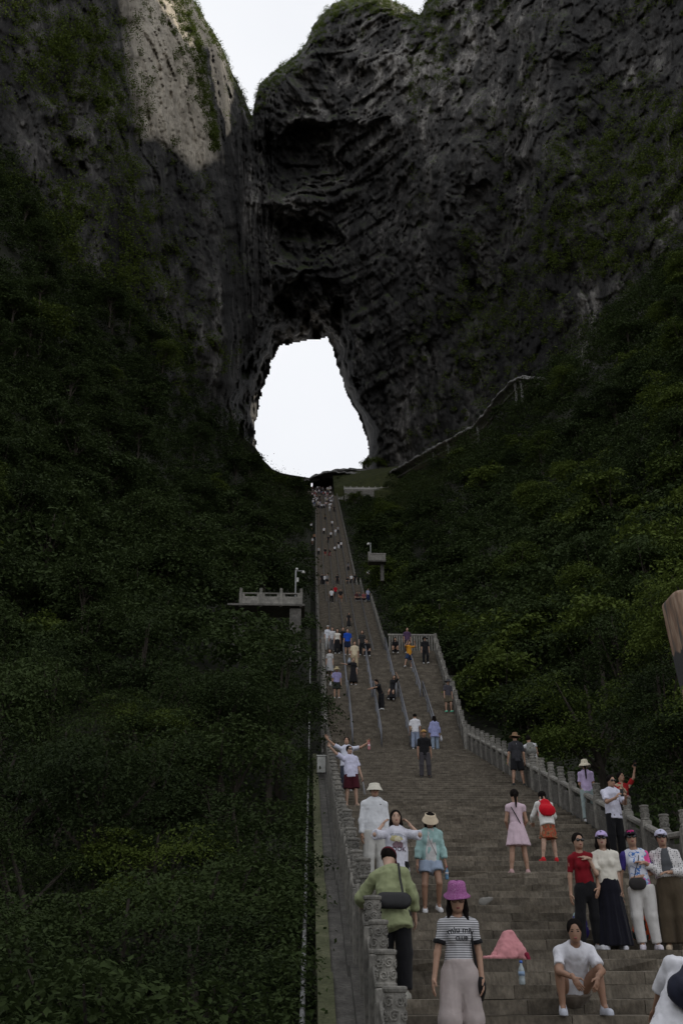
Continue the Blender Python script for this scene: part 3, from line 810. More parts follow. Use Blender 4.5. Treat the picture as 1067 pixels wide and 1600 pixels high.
def build_undergrowth():
    r = np.random.default_rng(44); C = []; Dn = []
    for fn, left in ((DL, True), (DR, False)):
        k = 0
        while k < 1100:
            if left: px, py = r.uniform(-60, 486), r.uniform(200, 1700)
            else: px, py = r.uniform(548, 1140), r.uniform(400, 1290)
            if left and py < np.interp(px, *LEFT_TOP): continue
            if not left and (py < np.interp(px, *RIGHT_TOP) or py > np.interp(px, *RIGHT_BOT)): continue
            k += 1
            Y = float(fn(px, py)); P = at(px, py, Y * 1.02); P[2] -= tree_h(Y) * 0.7
            if left and P[0] > -1.4: continue
            if not left and P[0] < SW + 1.6: continue
            R = np.interp(Y, [10, 60, 300], [0.7, 1.6, 2.6]); n = 44
            q = r.normal(size=(n, 3)) * [R * .6, R * .6, R * .3]
            C.append((P + q, q / R, np.interp(Y, [10, 50, 300], [0.13, 0.3, 0.6])))
    for k in range(900):                               # along the banks beside the stairs and the upper edge of the woods
        y = r.uniform(66, 304); sd = r.random() < 0.45
        x = r.uniform(-8, -1.3) if sd else r.uniform(SW + 1.2, SW + 9)
        R = np.interp(y, [60, 300], [0.8, 1.5]) * r.uniform(.7, 1.3); n = 46
        P = np.array([x, y, slope_z(y) + (-2.0 + 0.5 if sd else -1.2) + r.uniform(-.3, .6)])
        q = r.normal(size=(n, 3)) * [R * .6, R * .6, R * .35]; C.append((P + q, q / R, np.interp(y, [60, 300], [0.25, 0.45])))
    for k in range(230):                               # leaves closing in on the kerb left of the lowest flight
        y = r.uniform(10.5, 47); P = np.array([-0.86 - abs(r.normal(0, .22)), y, slope_z(y) - 0.35 + r.uniform(-.4, .45)]); R = r.uniform(.25, .5)
        q = r.normal(size=(50, 3)) * [R * .5, R * .7, R * .5]; C.append((P + q, q / R, 0.085))
    for k in range(120):                               # tufts on the grassy bank beside the stairs head
        px = r.uniform(524, 636); py = r.uniform(742, 764); t = (764 - py) / 22
        if 536 < px < 606 and py > 754: continue
        P = at(px, py, 288 + 12 * t) ; R = r.uniform(.4, .9); q = r.normal(size=(40, 3)) * [R * .6, R * .6, R * .3]; C.append((P + q, q / R, 0.3))
    for fn, tab, x0, x1 in ((DL, LEFT_TOP, -60, 475), (DR, RIGHT_TOP, 560, 1120)):
        for k in range(420):
            px = r.uniform(x0, x1); py = np.interp(px, *tab) + r.uniform(-14, 46); Y = float(fn(px, py)); P = at(px, py, Y)
            if 380 < px < 640: P[2] -= 3.5
            R = np.interp(Y, [60, 300], [1.6, 2.6]) * r.uniform(.7, 1.3); n = 60
            q = r.normal(size=(n, 3)) * [R * .6, R * .6, R * .5]; C.append((P + q, q / R, np.interp(Y, [60, 300], [0.3, 0.5])))
    V = []; F = []; T = []; b = 0
    for i, (c, d, ls) in enumerate(C):
        v, f, t = leaf_cloud(c, d, ls, i, 0.6); V.append(v); F.append(f + b); T.append(t); b += len(v)
    return np.concatenate(V), np.concatenate(F), np.concatenate(T)
V_, F_, t_ = build_undergrowth()
me_ = mesh_from('undergrowth', V_, F_); set_tint(me_, t_)
tag(link('undergrowth', me_, M_LEAF), 'dark leafy undergrowth filling the gaps beneath the trees', 'undergrowth', kind='stuff')
def V3a(*a): return np.array(a, float)
# ------------------------------------------------------------------ the stone stairs
stairs = tag(empty('stone_stairs', (SW / 2, 8.2, -1.6)), kind='structure')
def st(o):
    o.parent = stairs; o.matrix_parent_inverse = Matrix.Translation((-SW / 2, -8.2, 1.6)); return o
# core below the blocks and the plain upper steps
mb = MB(); upper = MB()
r_ = random.Random(3)
NEAR_N = 0; blocks = []
for i, (fi, ya, yb, zt, ri) in enumerate(STEPS):
    if yb < 10.2: mb.box((SW / 2, (ya + yb) / 2 + 0.1, zt - 1.0), (SW, yb - ya + 0.2, 2.0)); continue
    if fi <= 2 and len(blocks) < 292:
        mb.box((SW / 2, (ya + yb) / 2 + 0.12, zt - 0.03 - 0.8), (SW - 0.02, yb - ya + 0.2, 1.6))
        x = 0.0
        while x < SW - 0.01:
            w = r_.uniform(0.55, 1.15)
            if SW - x - w < 0.5: w = SW - x
            blocks.append((x, w, ya, yb, zt, ri)); x += w
    elif fi <= 2:
        mb.box((SW / 2, (ya + yb) / 2 + 0.12, zt - 0.03 - 0.8), (SW - 0.02, yb - ya + 0.2, 1.6))
        x = 0.0
        while x < SW - 0.01:
            w = r_.uniform(0.6, 1.2)
            if SW - x - w < 0.5: w = SW - x
            j = r_.uniform(-0.012, 0.012)
            upper.box((x + w / 2, (ya + yb) / 2 + 0.02 + j, zt - ri / 2 + r_.uniform(-.006, .004)), (w - 0.012, yb - ya + 0.04, ri), bev=0.01); x += w
    else:
        lanes = 5 if fi < 6 else 3
        wfl = SW + (0.6 * (ya - 48) / 15 if fi in (3, 4) else 0)
        for q in range(lanes):
            j = r_.uniform(-0.02, 0.02)
            upper.box((wfl * (q + .5) / lanes, (ya + yb) / 2 + 0.03 + j, zt - ri / 2 - 0.02 + r_.uniform(-.008, .008)), (wfl / lanes - 0.01, yb - ya + 0.06, ri + 0.04))
        if i % 3 == 0 or yb - ya > 2: mb.box((wfl / 2, (ya + yb) / 2 + 0.6, zt - 0.6 - 1.5), (wfl - 0.02, yb - ya + 1.0, 3.0))
variants = []
for k in range(10):
    rr = random.Random(50 + k); b = MB()
    b.box((0, 0, 0), (1, 1, 1), bev=0.03)
    b.v = [(x * (1 + rr.uniform(-.006, .006)), y + (rr.uniform(-.03, .03) if y < 0 else 0), z + rr.uniform(-.04, .03) * (z > 0)) for x, y, z in b.v]
    me = b.mesh('stone_block'); me.materials.append(M_STEP); variants.append(me)
for (x, w, ya, yb, zt, ri) in blocks:
    o = link('stone_block', r_.choice(variants), None, None, loc=(x + w / 2, (ya + yb) / 2 + 0.02 + r_.uniform(-.01, .008), zt - ri / 2 + r_.uniform(-.005, .003)),
             scale=(w - 0.01, yb - ya + 0.04, ri))
    st(o)
st(mb.build('stair_core', M_STEP))
tag(st(upper.build('worn_steps', M_STEP)), kind='stuff')
# upper landing behind the head of the stairs
tl = MB(); tl.box((3, 316, 147.9), (30, 26, 2.0)); tag(tl.build('upper_terrace', M_STEP), kind='structure')

# ------------------------------------------------------------------ balustrades
def spiral_tube(mb, cx, cz, R, rad, turns, sgn, ang0):
    pts = []
    n = 13
    for k in range(n):
        t = k / (n - 1); a = ang0 + sgn * t * turns * 2 * math.pi; q = R * (1 - 0.82 * t)
        u = cx + q * math.cos(a) ; z = cz + q * math.sin(a); th = u / rad
        pts.append(((rad + 0.004) * math.sin(th), -(rad + 0.004) * math.cos(th), z))
    mb.tube(pts, [0.011] * (n - 1) + [0.006], 5)
def head_mesh(detail):
    b = MB()
    b.lathe([(0.098, 0.0), (0.112, 0.012), (0.112, 0.04), (0.096, 0.052), (0.096, 0.30), (0.11, 0.312), (0.116, 0.335), (0.112, 0.352), (0.09, 0.358)], n=20 if detail else 12)
    if detail:
        for row in range(2):
            for c in range(6):
                u = (c + 0.5 * row) / 6 * 2 * math.pi * 0.096
                spiral_tube(b, u, 0.115 + 0.115 * row, 0.05, 0.096, 1.6, 1 if (c + row) % 2 else -1, 0.8)
    else:
        for row in range(2):
            for c in range(6):
                a = (c + .5 * row) / 6 * 2 * math.pi
                b.box((0.094 * math.cos(a), 0.094 * math.sin(a), 0.115 + 0.115 * row), (0.03, 0.07, 0.075), a, bev=0.012)
    return b.mesh('post_head', True)
HEAD_HI, HEAD_LO = head_mesh(True), head_mesh(False)
for h in (HEAD_HI, HEAD_LO):
    h.polygons.foreach_set('use_smooth', np.zeros(len(h.polygons), bool)); h.materials.append(M_RAIL)
def shaft_mesh():
    b = MB(); b.box((0, 0, 0.36), (0.2, 0.2, 1.12), bev=0.015); b.box((0, 0, 0.45), (0.215, 0.13, 0.7), bev=0.012)
    m = b.mesh('post'); m.materials.append(M_RAIL); return m
SHAFT = shaft_mesh()
_panels = {}
def panel_mesh(dy, dz):
    k = (round(dy, 2), round(dz, 2))
    if k not in _panels:
        def sheared(bx):
            bx.v = [(x, y, z + dz / dy * (y + dy / 2)) for x, y, z in bx.v]; return bx
        p = MB(); p.box((0, 0, 0.29), (0.10, dy - 0.2, 0.66)); p.box((0, 0, 0.3), (0.13, dy - 0.36, 0.4)); p.box((0, -dy * .27, 0.68), (0.09, 0.12, 0.16)); p.box((0, dy * .27, 0.68), (0.09, 0.12, 0.16))
        pm = sheared(p).mesh('panel'); pm.materials.append(M_SLAB)
        t = MB(); t.box((0, 0, 0.80), (0.15, dy - 0.19, 0.12), bev=0.03); tm = sheared(t).mesh('top_rail'); tm.materials.append(M_RAIL)
        _panels[k] = (pm, tm)
    return _panels[k]
def balustrade(pts_fn, y0, y1, spacing, label, hi_upto=0.0, name='stone_balustrade', group='balustrades along the stairs', xshift=None):
    n = max(1, round((y1 - y0) / spacing)); dy = (y1 - y0) / n
    x0, z0 = pts_fn(y0)
    root = tag(empty(name, (x0, y0, z0)), label, 'balustrade', group)
    for k in range(n + 1):
        y = y0 + dy * k; x, z = pts_fn(y)
        p = link('post', SHAFT, None, root, loc=(x - x0, y - y0, z - z0))
        link('post_head', HEAD_HI if y < hi_upto else HEAD_LO, None, p, loc=(0, 0, 0.92), rot=(0, 0, random.uniform(0, 6)), scale=(0.92, 0.92, 0.92))
        if k < n:
            x2, z2 = pts_fn(y + dy)
            pm, tm = panel_mesh(dy, z2 - z)
            ang = math.atan2(-(x2 - x), dy)
            q = link('panel', pm, None, root, loc=((x + x2) / 2 - x0, y + dy / 2 - y0, z - z0), rot=(0, 0, ang))
            link('top_rail', tm, None, q)
    return root
XL, XR = -0.02, SW + 0.12
balustrade(lambda y: (XL, slope_z(y)), 8.4, 47.4, 1.0, 'carved stone balustrade along the left edge of the lowest flight', 22)
balustrade(lambda y: (XR, slope_z(y)), 8.4, 47.4, 1.2, 'stone balustrade with ringed posts along the right edge of the lowest flight', 30)
balustrade(lambda y: (XL, slope_z(y)), 48.5, 62.9, 1.2, 'stone balustrade on the left of the flight with steel handrails')
balustrade(lambda y: (XR + 0.6 * (y - 48) / 15, slope_z(y)), 48.5, 62.9, 1.2, 'pale stone balustrade on the right of the flight with steel handrails')
for k, (ya, yb, what) in enumerate([(80.3, 119.8, 'above the broad landing'), (126.2, 146.8, 'halfway up the mountain'), (152.2, 302.5, 'up to the arch')]):
    sp = [1.5, 1.8, 2.6][k]
    balustrade(lambda y: (XL, slope_z(y)), ya, yb, sp, 'stone balustrade on the left of the long flight ' + what)
    balustrade(lambda y: (XR, slope_z(y)), ya, yb, sp, 'stone balustrade on the right of the long flight ' + what)
# cross balustrades on the landings
def cross_balustrade(p0, p1, n, label, tall=1.0, name='stone_balustrade', M_PALE=M_PALE):
    p0, p1 = Vector(p0), Vector(p1); d = p1 - p0; L = d.length; root = tag(empty(name, p0, math.atan2(d.y, d.x)), label, 'balustrade')
    dx = L / n
    pm = MB(); pm.box((0, 0, 0.27), (dx - 0.2, 0.1, 0.6)); pm.box((-dx * .36, 0, 0.66), (0.16, 0.09, 0.22)); pm.box((dx * .36, 0, 0.66), (0.16, 0.09, 0.22)); pmm = pm.mesh('panel'); pmm.materials.append(M_PALE)
    tm = MB(); tm.box((0, 0, 0.80), (dx - 0.19, 0.14, 0.1), bev=0.03); tmm = tm.mesh('top_rail'); tmm.materials.append(M_PALE)
    for k in range(n + 1):
        p = link('post', SHAFT, M_PALE, root, loc=(dx * k, 0, 0)); link('post_head', HEAD_LO, M_PALE, p, loc=(0, 0, 0.92), scale=(1, 1, 0.75))
        if k < n:
            q = link('panel', pmm, None, root, loc=(dx * (k + .5), 0, 0)); link('top_rail', tmm, None, q)
    return root
# slatted fence at the right end of the broad landing
fz = 19.6
fence = tag(empty('picket_fence', (4.3, 63.5, fz)), 'pale stone picket fence across the right end of the broad landing', 'fence')
pk = MB(); pk.box((0, 0, 0.62), (0.1, 0.1, 1.24), bev=0.02); pkm = pk.mesh('picket'); pkm.materials.append(M_RAIL)
for k in range(19): link('picket', pkm, None, fence, loc=(0.16 * k, 0, 0))
rl = MB(); rl.box((1.44, 0.0, 1.27), (3.1, 0.16, 0.1)); rl.build('top_rail', M_RAIL, fence)
ldg = MB(); ldg.box((6.93, 71.5, fz - 0.52), (0.8, 16.5, 1.0)); tag(ldg.build('landing_wing', M_STEP), kind='structure')

# ------------------------------------------------------------------ steel handrails dividing the lanes
M_DULL = simple('dull_rail', (0.13, 0.125, 0.12), (0.085, 0.08, 0.078), rough=0.6, scale=6, bump=0.05)
def handrail(x, y0, y1, label, grp, r=0.035):
    z0 = slope_z(y0); root = tag(empty('handrail', (x, y0, z0)), label, 'handrail', grp)
    L = y1 - y0; dz = slope_z(y1) - z0
    def line(h): return [(0, 0, h), (0, L * .5, h + dz * .5), (0, L, h + dz)]
    hm_ = M_STEEL if y0 < 64 else M_DULL
    b = MB(); b.tube([(0, -0.0, 0.0)] + line(0.92) + [(0, L, dz)], r, 8); b.build('rail', hm_, root, smooth=True)
    b = MB(); b.tube(line(0.5), r * .8, 6); b.build('lower_rail', hm_, root, smooth=True)
    n = max(2, int(L / 1.7))
    pm = MB(); pm.tube([(0, 0, -0.05), (0, 0, 0.9)], r * .9, 6); pmm = pm.mesh('post'); pmm.materials.append(hm_)
    for k in range(1, n): link('post', pmm, None, root, loc=(0, L * k / n, dz * k / n))
LANES = [1.25, 2.62, 3.98, 5.3]
for j, x in enumerate(LANES):
    nm = ['first', 'second', 'third', 'fourth'][j]
    handrail(x, 48.4, 54.0, f'{nm} grey steel handrail from the left, lower row on the middle flight', 'steel handrails on the middle flight', 0.04)
    handrail(x, 55.4, 63.0, f'{nm} grey steel handrail from the left, upper row on the middle flight', 'steel handrails on the middle flight', 0.04)
    handrail(x, 80.5, 119.5, f'{nm} handrail from the left on the flight above the broad landing', 'handrails on the long flights', 0.045)
    handrail(x, 126.5, 146.5, f'{nm} handrail from the left on the flight halfway up', 'handrails on the long flights', 0.05)
    handrail(x, 152.5, 302.0, f'{nm} handrail from the left on the last long flight', 'handrails on the long flights', 0.055)

# ------------------------------------------------------------------ outer string walls of the stairs, pipe, boxes
def string_wall(x0, x1, drop, ztop, m, name, label, y0=8.0, y1=303.0):
    ys = [y0] + [p for f in FLIGHTS for p in (f[0], f[2]) if y0 < p < y1] + [y1]
    V = []; Fc = []
    for y in ys:
        z = slope_z(y)
        V += [(x0, y, z - drop), (x1, y, z - drop), (x1, y, z + ztop), (x0, y, z + ztop)]
    for i in range(len(ys) - 1):
        for k in range(4): Fc.append((4 * i + k, 4 * i + (k + 1) % 4, 4 * i + 4 + (k + 1) % 4, 4 * i + 4 + k))
    Fc += [(3, 2, 1, 0), tuple(4 * (len(ys) - 1) + k for k in range(4))]
    o = link(name, mesh_from(name, V, Fc), m); return tag(o, label, 'wall')
string_wall(-0.2, -0.005, 9, -0.06, M_SLAB, 'string_wall', 'dark weathered stone wall carrying the left side of the stairs')
string_wall(-0.62, -0.42, 9, -0.15, M_MOSS, 'mossy_kerb', 'mossy green concrete kerb outside the left balustrade', y1=47.5)
string_wall(-0.42, -0.2, 9, -0.2, M_SLAB, 'stone_plinth', 'grey stone plinth between the mossy kerb and the left balustrade', y1=47.5)
string_wall(SW + 0.005, SW + 0.3, 9, -0.04, M_SLAB, 'string_wall', 'dark weathered stone wall carrying the right side of the stairs')
pipe = MB(); pp = [(-0.80, y, slope_z(y) - 0.25 + 0.06 * math.sin(y * 1.7)) for y in np.arange(8.5, 63.0, 0.9)]
pipe.tube(pp, 0.035, 7)
tag(pipe.build('white_pipe', simple('peeling_white_paint', (0.3, 0.3, 0.3), (0.05, 0.05, 0.045), rough=0.6, scale=5, bump=0.3), smooth=True),
    'peeling white pipe running outside the left balustrade', 'pipe')
M_WHITE_METAL = simple('white_metal', (0.62, 0.62, 0.6), (0.4, 0.4, 0.37), rough=0.5, scale=5, bump=0.05)
M_POLE = simple('grey_pole', (0.3, 0.31, 0.31), (0.2, 0.2, 0.2), rough=0.5, scale=5, bump=0.05)
bx = at(502, 1212, 39.5); ub = tag(empty('utility_box', bx), 'white metal box on a short leg outside the left balustrade', 'utility box')
b = MB(); b.box((0, 0, 0.40), (0.32, 0.24, 0.62), bev=0.02); b.build('housing', M_WHITE_METAL, ub)
b = MB(); b.box((0, 0, 0.73), (0.38, 0.3, 0.05), bev=0.01); b.build('lid', M_WHITE_METAL, ub)
b = MB(); b.box((-0.12, 0, -0.4), (0.04, 0.04, 0.98)); b.box((0.12, 0, -0.4), (0.04, 0.04, 0.98)); b.build('leg', M_POLE, ub)

# ------------------------------------------------------------------ viewing platforms and lamps
p0 = at(358, 944, 68.0); p1 = at(474, 944, 68.0)
plat = tag(empty('viewing_platform', (p1[0], p1[1], p1[2])), 'stone viewing platform jutting from the trees left of the stairs', 'platform')
b = MB(); b.box(((p0[0] - p1[0]) / 2, 1.2, -0.08), (abs(p1[0] - p0[0]) + 0.2, 2.6, 0.14)); b.build('floor_slab', M_SLAB, plat)
b = MB(); b.box((-0.55, 0.6, -2.2), (0.8, 0.8, 3.9)); b.build('pier', M_SLAB, plat); b = MB(); b.box((-4.5, 1.2, -3), (0.8, 0.8, 5.5)); b.build('pier', M_SLAB, plat)
q0 = at(376, 943, 68.1)
cross_balustrade((q0[0], q0[1], p1[2]), (p1[0] - 0.16, p1[1] + 0.1, p1[2]), 3, 'pale stone balustrade around the viewing platform among the trees', M_PALE=M_RAIL)
lp = at(461, 940, 68.8)
lamp = tag(empty('street_lamp', (lp[0], 70.0, p1[2])), 'slim grey lamp post with camera on the left viewing platform', 'street lamp')
b = MB(); b.tube([(0, 0, 0), (0, 0, 3.35)], 0.055, 8); b.build('pole', M_POLE, lamp, smooth=True)
b = MB(); b.tube([(0, 0, 3.3), (0.55, 0, 3.3)], 0.035, 6); b.build('arm', M_POLE, lamp, smooth=True)
b = MB(); b.lathe([(0.05, 0.1), (0.07, 0.05), (0.14, -0.08), (0.13, -0.1)], (0.55, 0, 3.22), 12); b.build('lamp_head', M_WHITE_METAL, lamp, smooth=True)
b = MB(); b.lathe([(0.05, -.08), (0.11, 0), (0.09, .09), (0.03, .12)], (0.06, 0, 3.42), 10); b.build('camera_dome', M_WHITE_METAL, lamp, smooth=True)
b = MB(); b.box((0.14, 0, 2.6), (0.14, 0.1, 0.34), bev=0.02); b.build('control_box', M_WHITE_METAL, lamp)
p0 = at(575, 876, 112.0); p1 = at(603, 876, 112.0)
plat2 = tag(empty('viewing_platform', p0), 'small stone balcony in the trees right of the upper stairs', 'platform')
W2 = p1[0] - p0[0]
b = MB(); b.box((W2 / 2, 0.5, -0.06), (W2, 1.2, 0.12)); b.build('floor_slab', M_SLAB, plat2)
b = MB(); b.box((W2 / 2, 0, 0.42), (W2 - 0.1, 0.14, 0.75)); b.box((W2 / 2, 0, 0.88), (W2, 0.2, 0.14)); b.build('parapet', M_RAIL, plat2)
b = MB(); b.box((0.12, -0.02, 0.55), (0.26, 0.26, 1.1)); b.build('post', M_RAIL, plat2)
b = MB(); b.box((W2 * .8, 0.9, -1.2), (0.4, 0.4, 2.1)); b.build('pier', M_SLAB, plat2)
lp = at(579, 862, 112.4)
lamp2 = tag(empty('street_lamp', (lp[0], 112.5, p0[2])), 'short white lamp post on the balcony right of the upper stairs', 'street lamp')
b = MB(); b.tube([(0, 0, 0), (0, 0, 2.5)], 0.06, 8); b.build('pole', M_POLE, lamp2, smooth=True)
b = MB(); b.tube([(0, 0, 2.45), (-0.28, 0, 2.5)], 0.05, 6); b.build('arm', M_POLE, lamp2, smooth=True)
b = MB(); b.lathe([(0.05, 0.12), (0.12, 0.02), (0.17, -0.14), (0.1, -0.2)], (-0.28, 0, 2.4), 10); b.build('lamp_head', M_WHITE_METAL, lamp2, smooth=True)

# masonry terrace with white balustrade below the arch
t0 = at(538, 781, 286.0); t1 = at(606, 781, 286.0); tz = at(538, 764, 286.0)[2]
M_CHALK = stone_mat('chalky_stone', (0.35, 0.34, 0.32), (0.48, 0.47, 0.44), (0.62, 0.6, 0.57), scale=3, rough=.85, per_object=.05)
terr = tag(empty('terrace_wall', t0), 'grey masonry terrace wall beside the head of the stairs', 'wall')
W3 = t1[0] - t0[0]; H3 = tz - t0[2]
b = MB(); b.box((W3 / 2, 4, H3 / 2 - 1.2), (W3, 8, H3 + 2.3)); b.build('wall_core', M_SLAB, terr)
bl = []
nb = 0
for row in range(4):
    x = -0.6 * (row % 2)
    while x < W3:
        w = 1.2; xa = max(0, x); xb = min(W3, x + w)
        if xb - xa > 0.2:
            b = MB(); b.box((0, 0, 0), (xb - xa - 0.05, 0.14, H3 / 4 - 0.05)); b.build('stone_block', M_RAIL, terr, loc=((xa + xb) / 2, -0.05, H3 * (row + .5) / 4))
        x += w
cross_balustrade((t0[0], t0[1] + 0.3, tz), (t1[0], t1[1] + 0.3, tz), 7, 'white balustrade on the terrace beside the head of the stairs', M_PALE=M_CHALK)
t2 = at(526, 780, 287.0)
cross_balustrade((t2[0], 287.5, at(526, 779, 287.0)[2]), (t0[0] - 0.4, 287.5, at(526, 779, 287.0)[2]), 1, 'short pale balustrade between the last flight and the terrace')

# ------------------------------------------------------------------ rock-clad covered walkway that climbs right from the head of the stairs
M_CLAD = stone_mat('walkway_rock', (0.10, 0.10, 0.098), (0.17, 0.165, 0.16), (0.27, 0.265, 0.25), scale=0.9, rough=0.9, per_object=0.05, dist=0.2)
def rock_roof(path, half, thick, name, parent, seed):
    path = [Vector(p) for p in path]; V = []; Fc = []; na = 11
    dense = []
    for i in range(len(path) - 1):
        n = max(2, int((path[i + 1] - path[i]).length / 0.6))
        dense += [path[i].lerp(path[i + 1], k / n) for k in range(n)]
    dense.append(path[-1])
    for i, p in enumerate(dense):
        t = dense[min(i + 1, len(dense) - 1)] - dense[max(i - 1, 0)]; h = Vector((t.x, t.y, 0)).normalized(); s = Vector((h.y, -h.x, 0))
        for shell in (0, 1):
            for k in range(na):
                a = math.pi * k / (na - 1)
                rr = half + (thick if shell == 0 else 0)
                V.append(p + s * (rr * math.cos(a)) + Vector((0, 0, 1)) * (rr * 0.62 * math.sin(a)))
    V = np.array([tuple(v) for v in V])
    V += 0.35 * np.stack([fbm(V / 1.3, 3, seed), fbm(V / 1.3, 3, seed + 9), fbm(V / 1.3, 3, seed + 5)], -1)
    m = 2 * na
    for i in range(len(dense) - 1):
        for k in range(na - 1):
            a, b2 = i * m + k, (i + 1) * m + k
            Fc.append((a, a + 1, b2 + 1, b2)); Fc.append((a + na, b2 + na, b2 + na + 1, a + na + 1))
        for k in (0, na - 1):
            a, b2 = i * m + k, (i + 1) * m + k
            Fc.append((a, b2, b2 + na, a + na))
    for i in (0, len(dense) - 1):
        for k in range(na - 1):
            a = i * m + k; Fc.append((a, a + na, a + na + 1, a + 1))
    return link(name, mesh_from(name, V, Fc), M_CLAD, parent)
def wp(px, py, Y): return at(px, py, Y)
wk = tag(empty('covered_walkway', wp(612, 745, 296)), 'rock-clad covered walkway snaking up the slope right of the arch', 'walkway')
wk_pts = [(525, 742, 302), (560, 744, 299), (592, 748, 296), (612, 744, 292), (640, 727, 284), (700, 694, 264), (745, 670, 250), (768, 643, 243), (785, 620, 238), (803, 601, 234), (822, 594, 230), (850, 596, 224)]
def wkchild(o):
    o.matrix_parent_inverse = Matrix.Translation(-Vector(wp(612, 745, 296))); return o
wkchild(rock_roof([wp(*q) for q in wk_pts], 1.3, 0.5, 'roof', wk, 5))
for (px, py, Y) in [(563, 744, 299), (592, 748, 296), (676, 707, 272), (699, 694, 264), (745, 672, 250), (803, 603, 234), (812, 598, 232), (838, 595, 227)]:
    p = wp(px, py, Y); b = MB(); b.tube([(p[0], p[1] - 1.0, p[2] + 0.3), (p[0] + .1, p[1] - 1.0, p[2] - 2.5), (p[0], p[1] - 1.0, p[2] - 7)], [0.5, 0.32, 0.4], 7)
    wkchild(b.build('support_column', M_CLAD, wk))
b = MB()
for i in range(3, len(wk_pts) - 1):
    a, c = wp(*wk_pts[i]), wp(*wk_pts[i + 1])
    b.add([(a[0], a[1] - 1.4, a[2] - 2.4), (c[0], c[1] - 1.4, c[2] - 2.4), (c[0], c[1] + 1.4, c[2] - 2.4), (a[0], a[1] + 1.4, a[2] - 2.4),
           (a[0], a[1] - 1.4, a[2] - 2.0), (c[0], c[1] - 1.4, c[2] - 2.0), (c[0], c[1] + 1.4, c[2] - 2.0), (a[0], a[1] + 1.4, a[2] - 2.0)],
          [(0, 3, 2, 1), (4, 5, 6, 7), (0, 1, 5, 4), (1, 2, 6, 5), (2, 3, 7, 6), (3, 0, 4, 7)])
wkchild(b.build('deck', M_SLAB, wk))
# rocky hood over the head of the stairs
hood = tag(empty('rock_hood', (3, 306, 149)), 'dark rocky hood arching over the head of the stairs below the arch', 'canopy')
hz = at(500, 741, 306.0)[2]
h = rock_roof([at(474, 757, 303.0), at(488, 750, 303.0), at(506, 744, 303.0), at(528, 740, 303.0), at(556, 739, 302.5), at(585, 744, 301.0), at(612, 748, 299.0)], 1.3, 0.9, 'roof', hood, 17)
h.matrix_parent_inverse = Matrix.Translation((-3, -306, -149))
b = MB(); b.box((3, 311.5, 149 + (hz - 149) / 2 - 1.4), (13, 0.8, hz - 149 - 1.6)); o = b.build('back_wall', M_ROCK, hood); o.matrix_parent_inverse = Matrix.Translation((-3, -306, -149))
b = MB(); b.box((4.5, 307.5, hz - 2.3), (11, 8, 0.6)); o = b.build('ceiling_slab', M_ROCK, hood); o.matrix_parent_inverse = Matrix.Translation((-3, -306, -149))
b = MB(); b.tube([(7.4, 303.2, hz), (7.2, 303.0, hz - 2), (7.6, 303.0, 147)], [0.7, 0.5, 0.8], 8); o = b.build('pillar', M_CLAD, hood); o.matrix_parent_inverse = Matrix.Translation((-3, -306, -149))
# grassy bank between the walkway and the terrace
gb = MB(); pa, pb = at(522, 762, 288.0), at(640, 770, 284.0); pc, pd = at(640, 726, 292.0), at(520, 741, 304.0)
gb.add([pa, pb, pc, pd, pa + V3a(0, 0, -14), pb + V3a(0, 0, -14), pc + V3a(0, 6, -14), pd + V3a(0, 4, -14)], [(0, 1, 2, 3), (4, 5, 1, 0), (5, 6, 2, 1), (6, 7, 3, 2), (7, 4, 0, 3)])
tag(gb.build('grassy_bank', simple('grass_bank', (0.055, 0.062, 0.02), (0.03, 0.036, 0.014), rough=.95, scale=.9, bump=.5, dist=.3)), kind='structure')

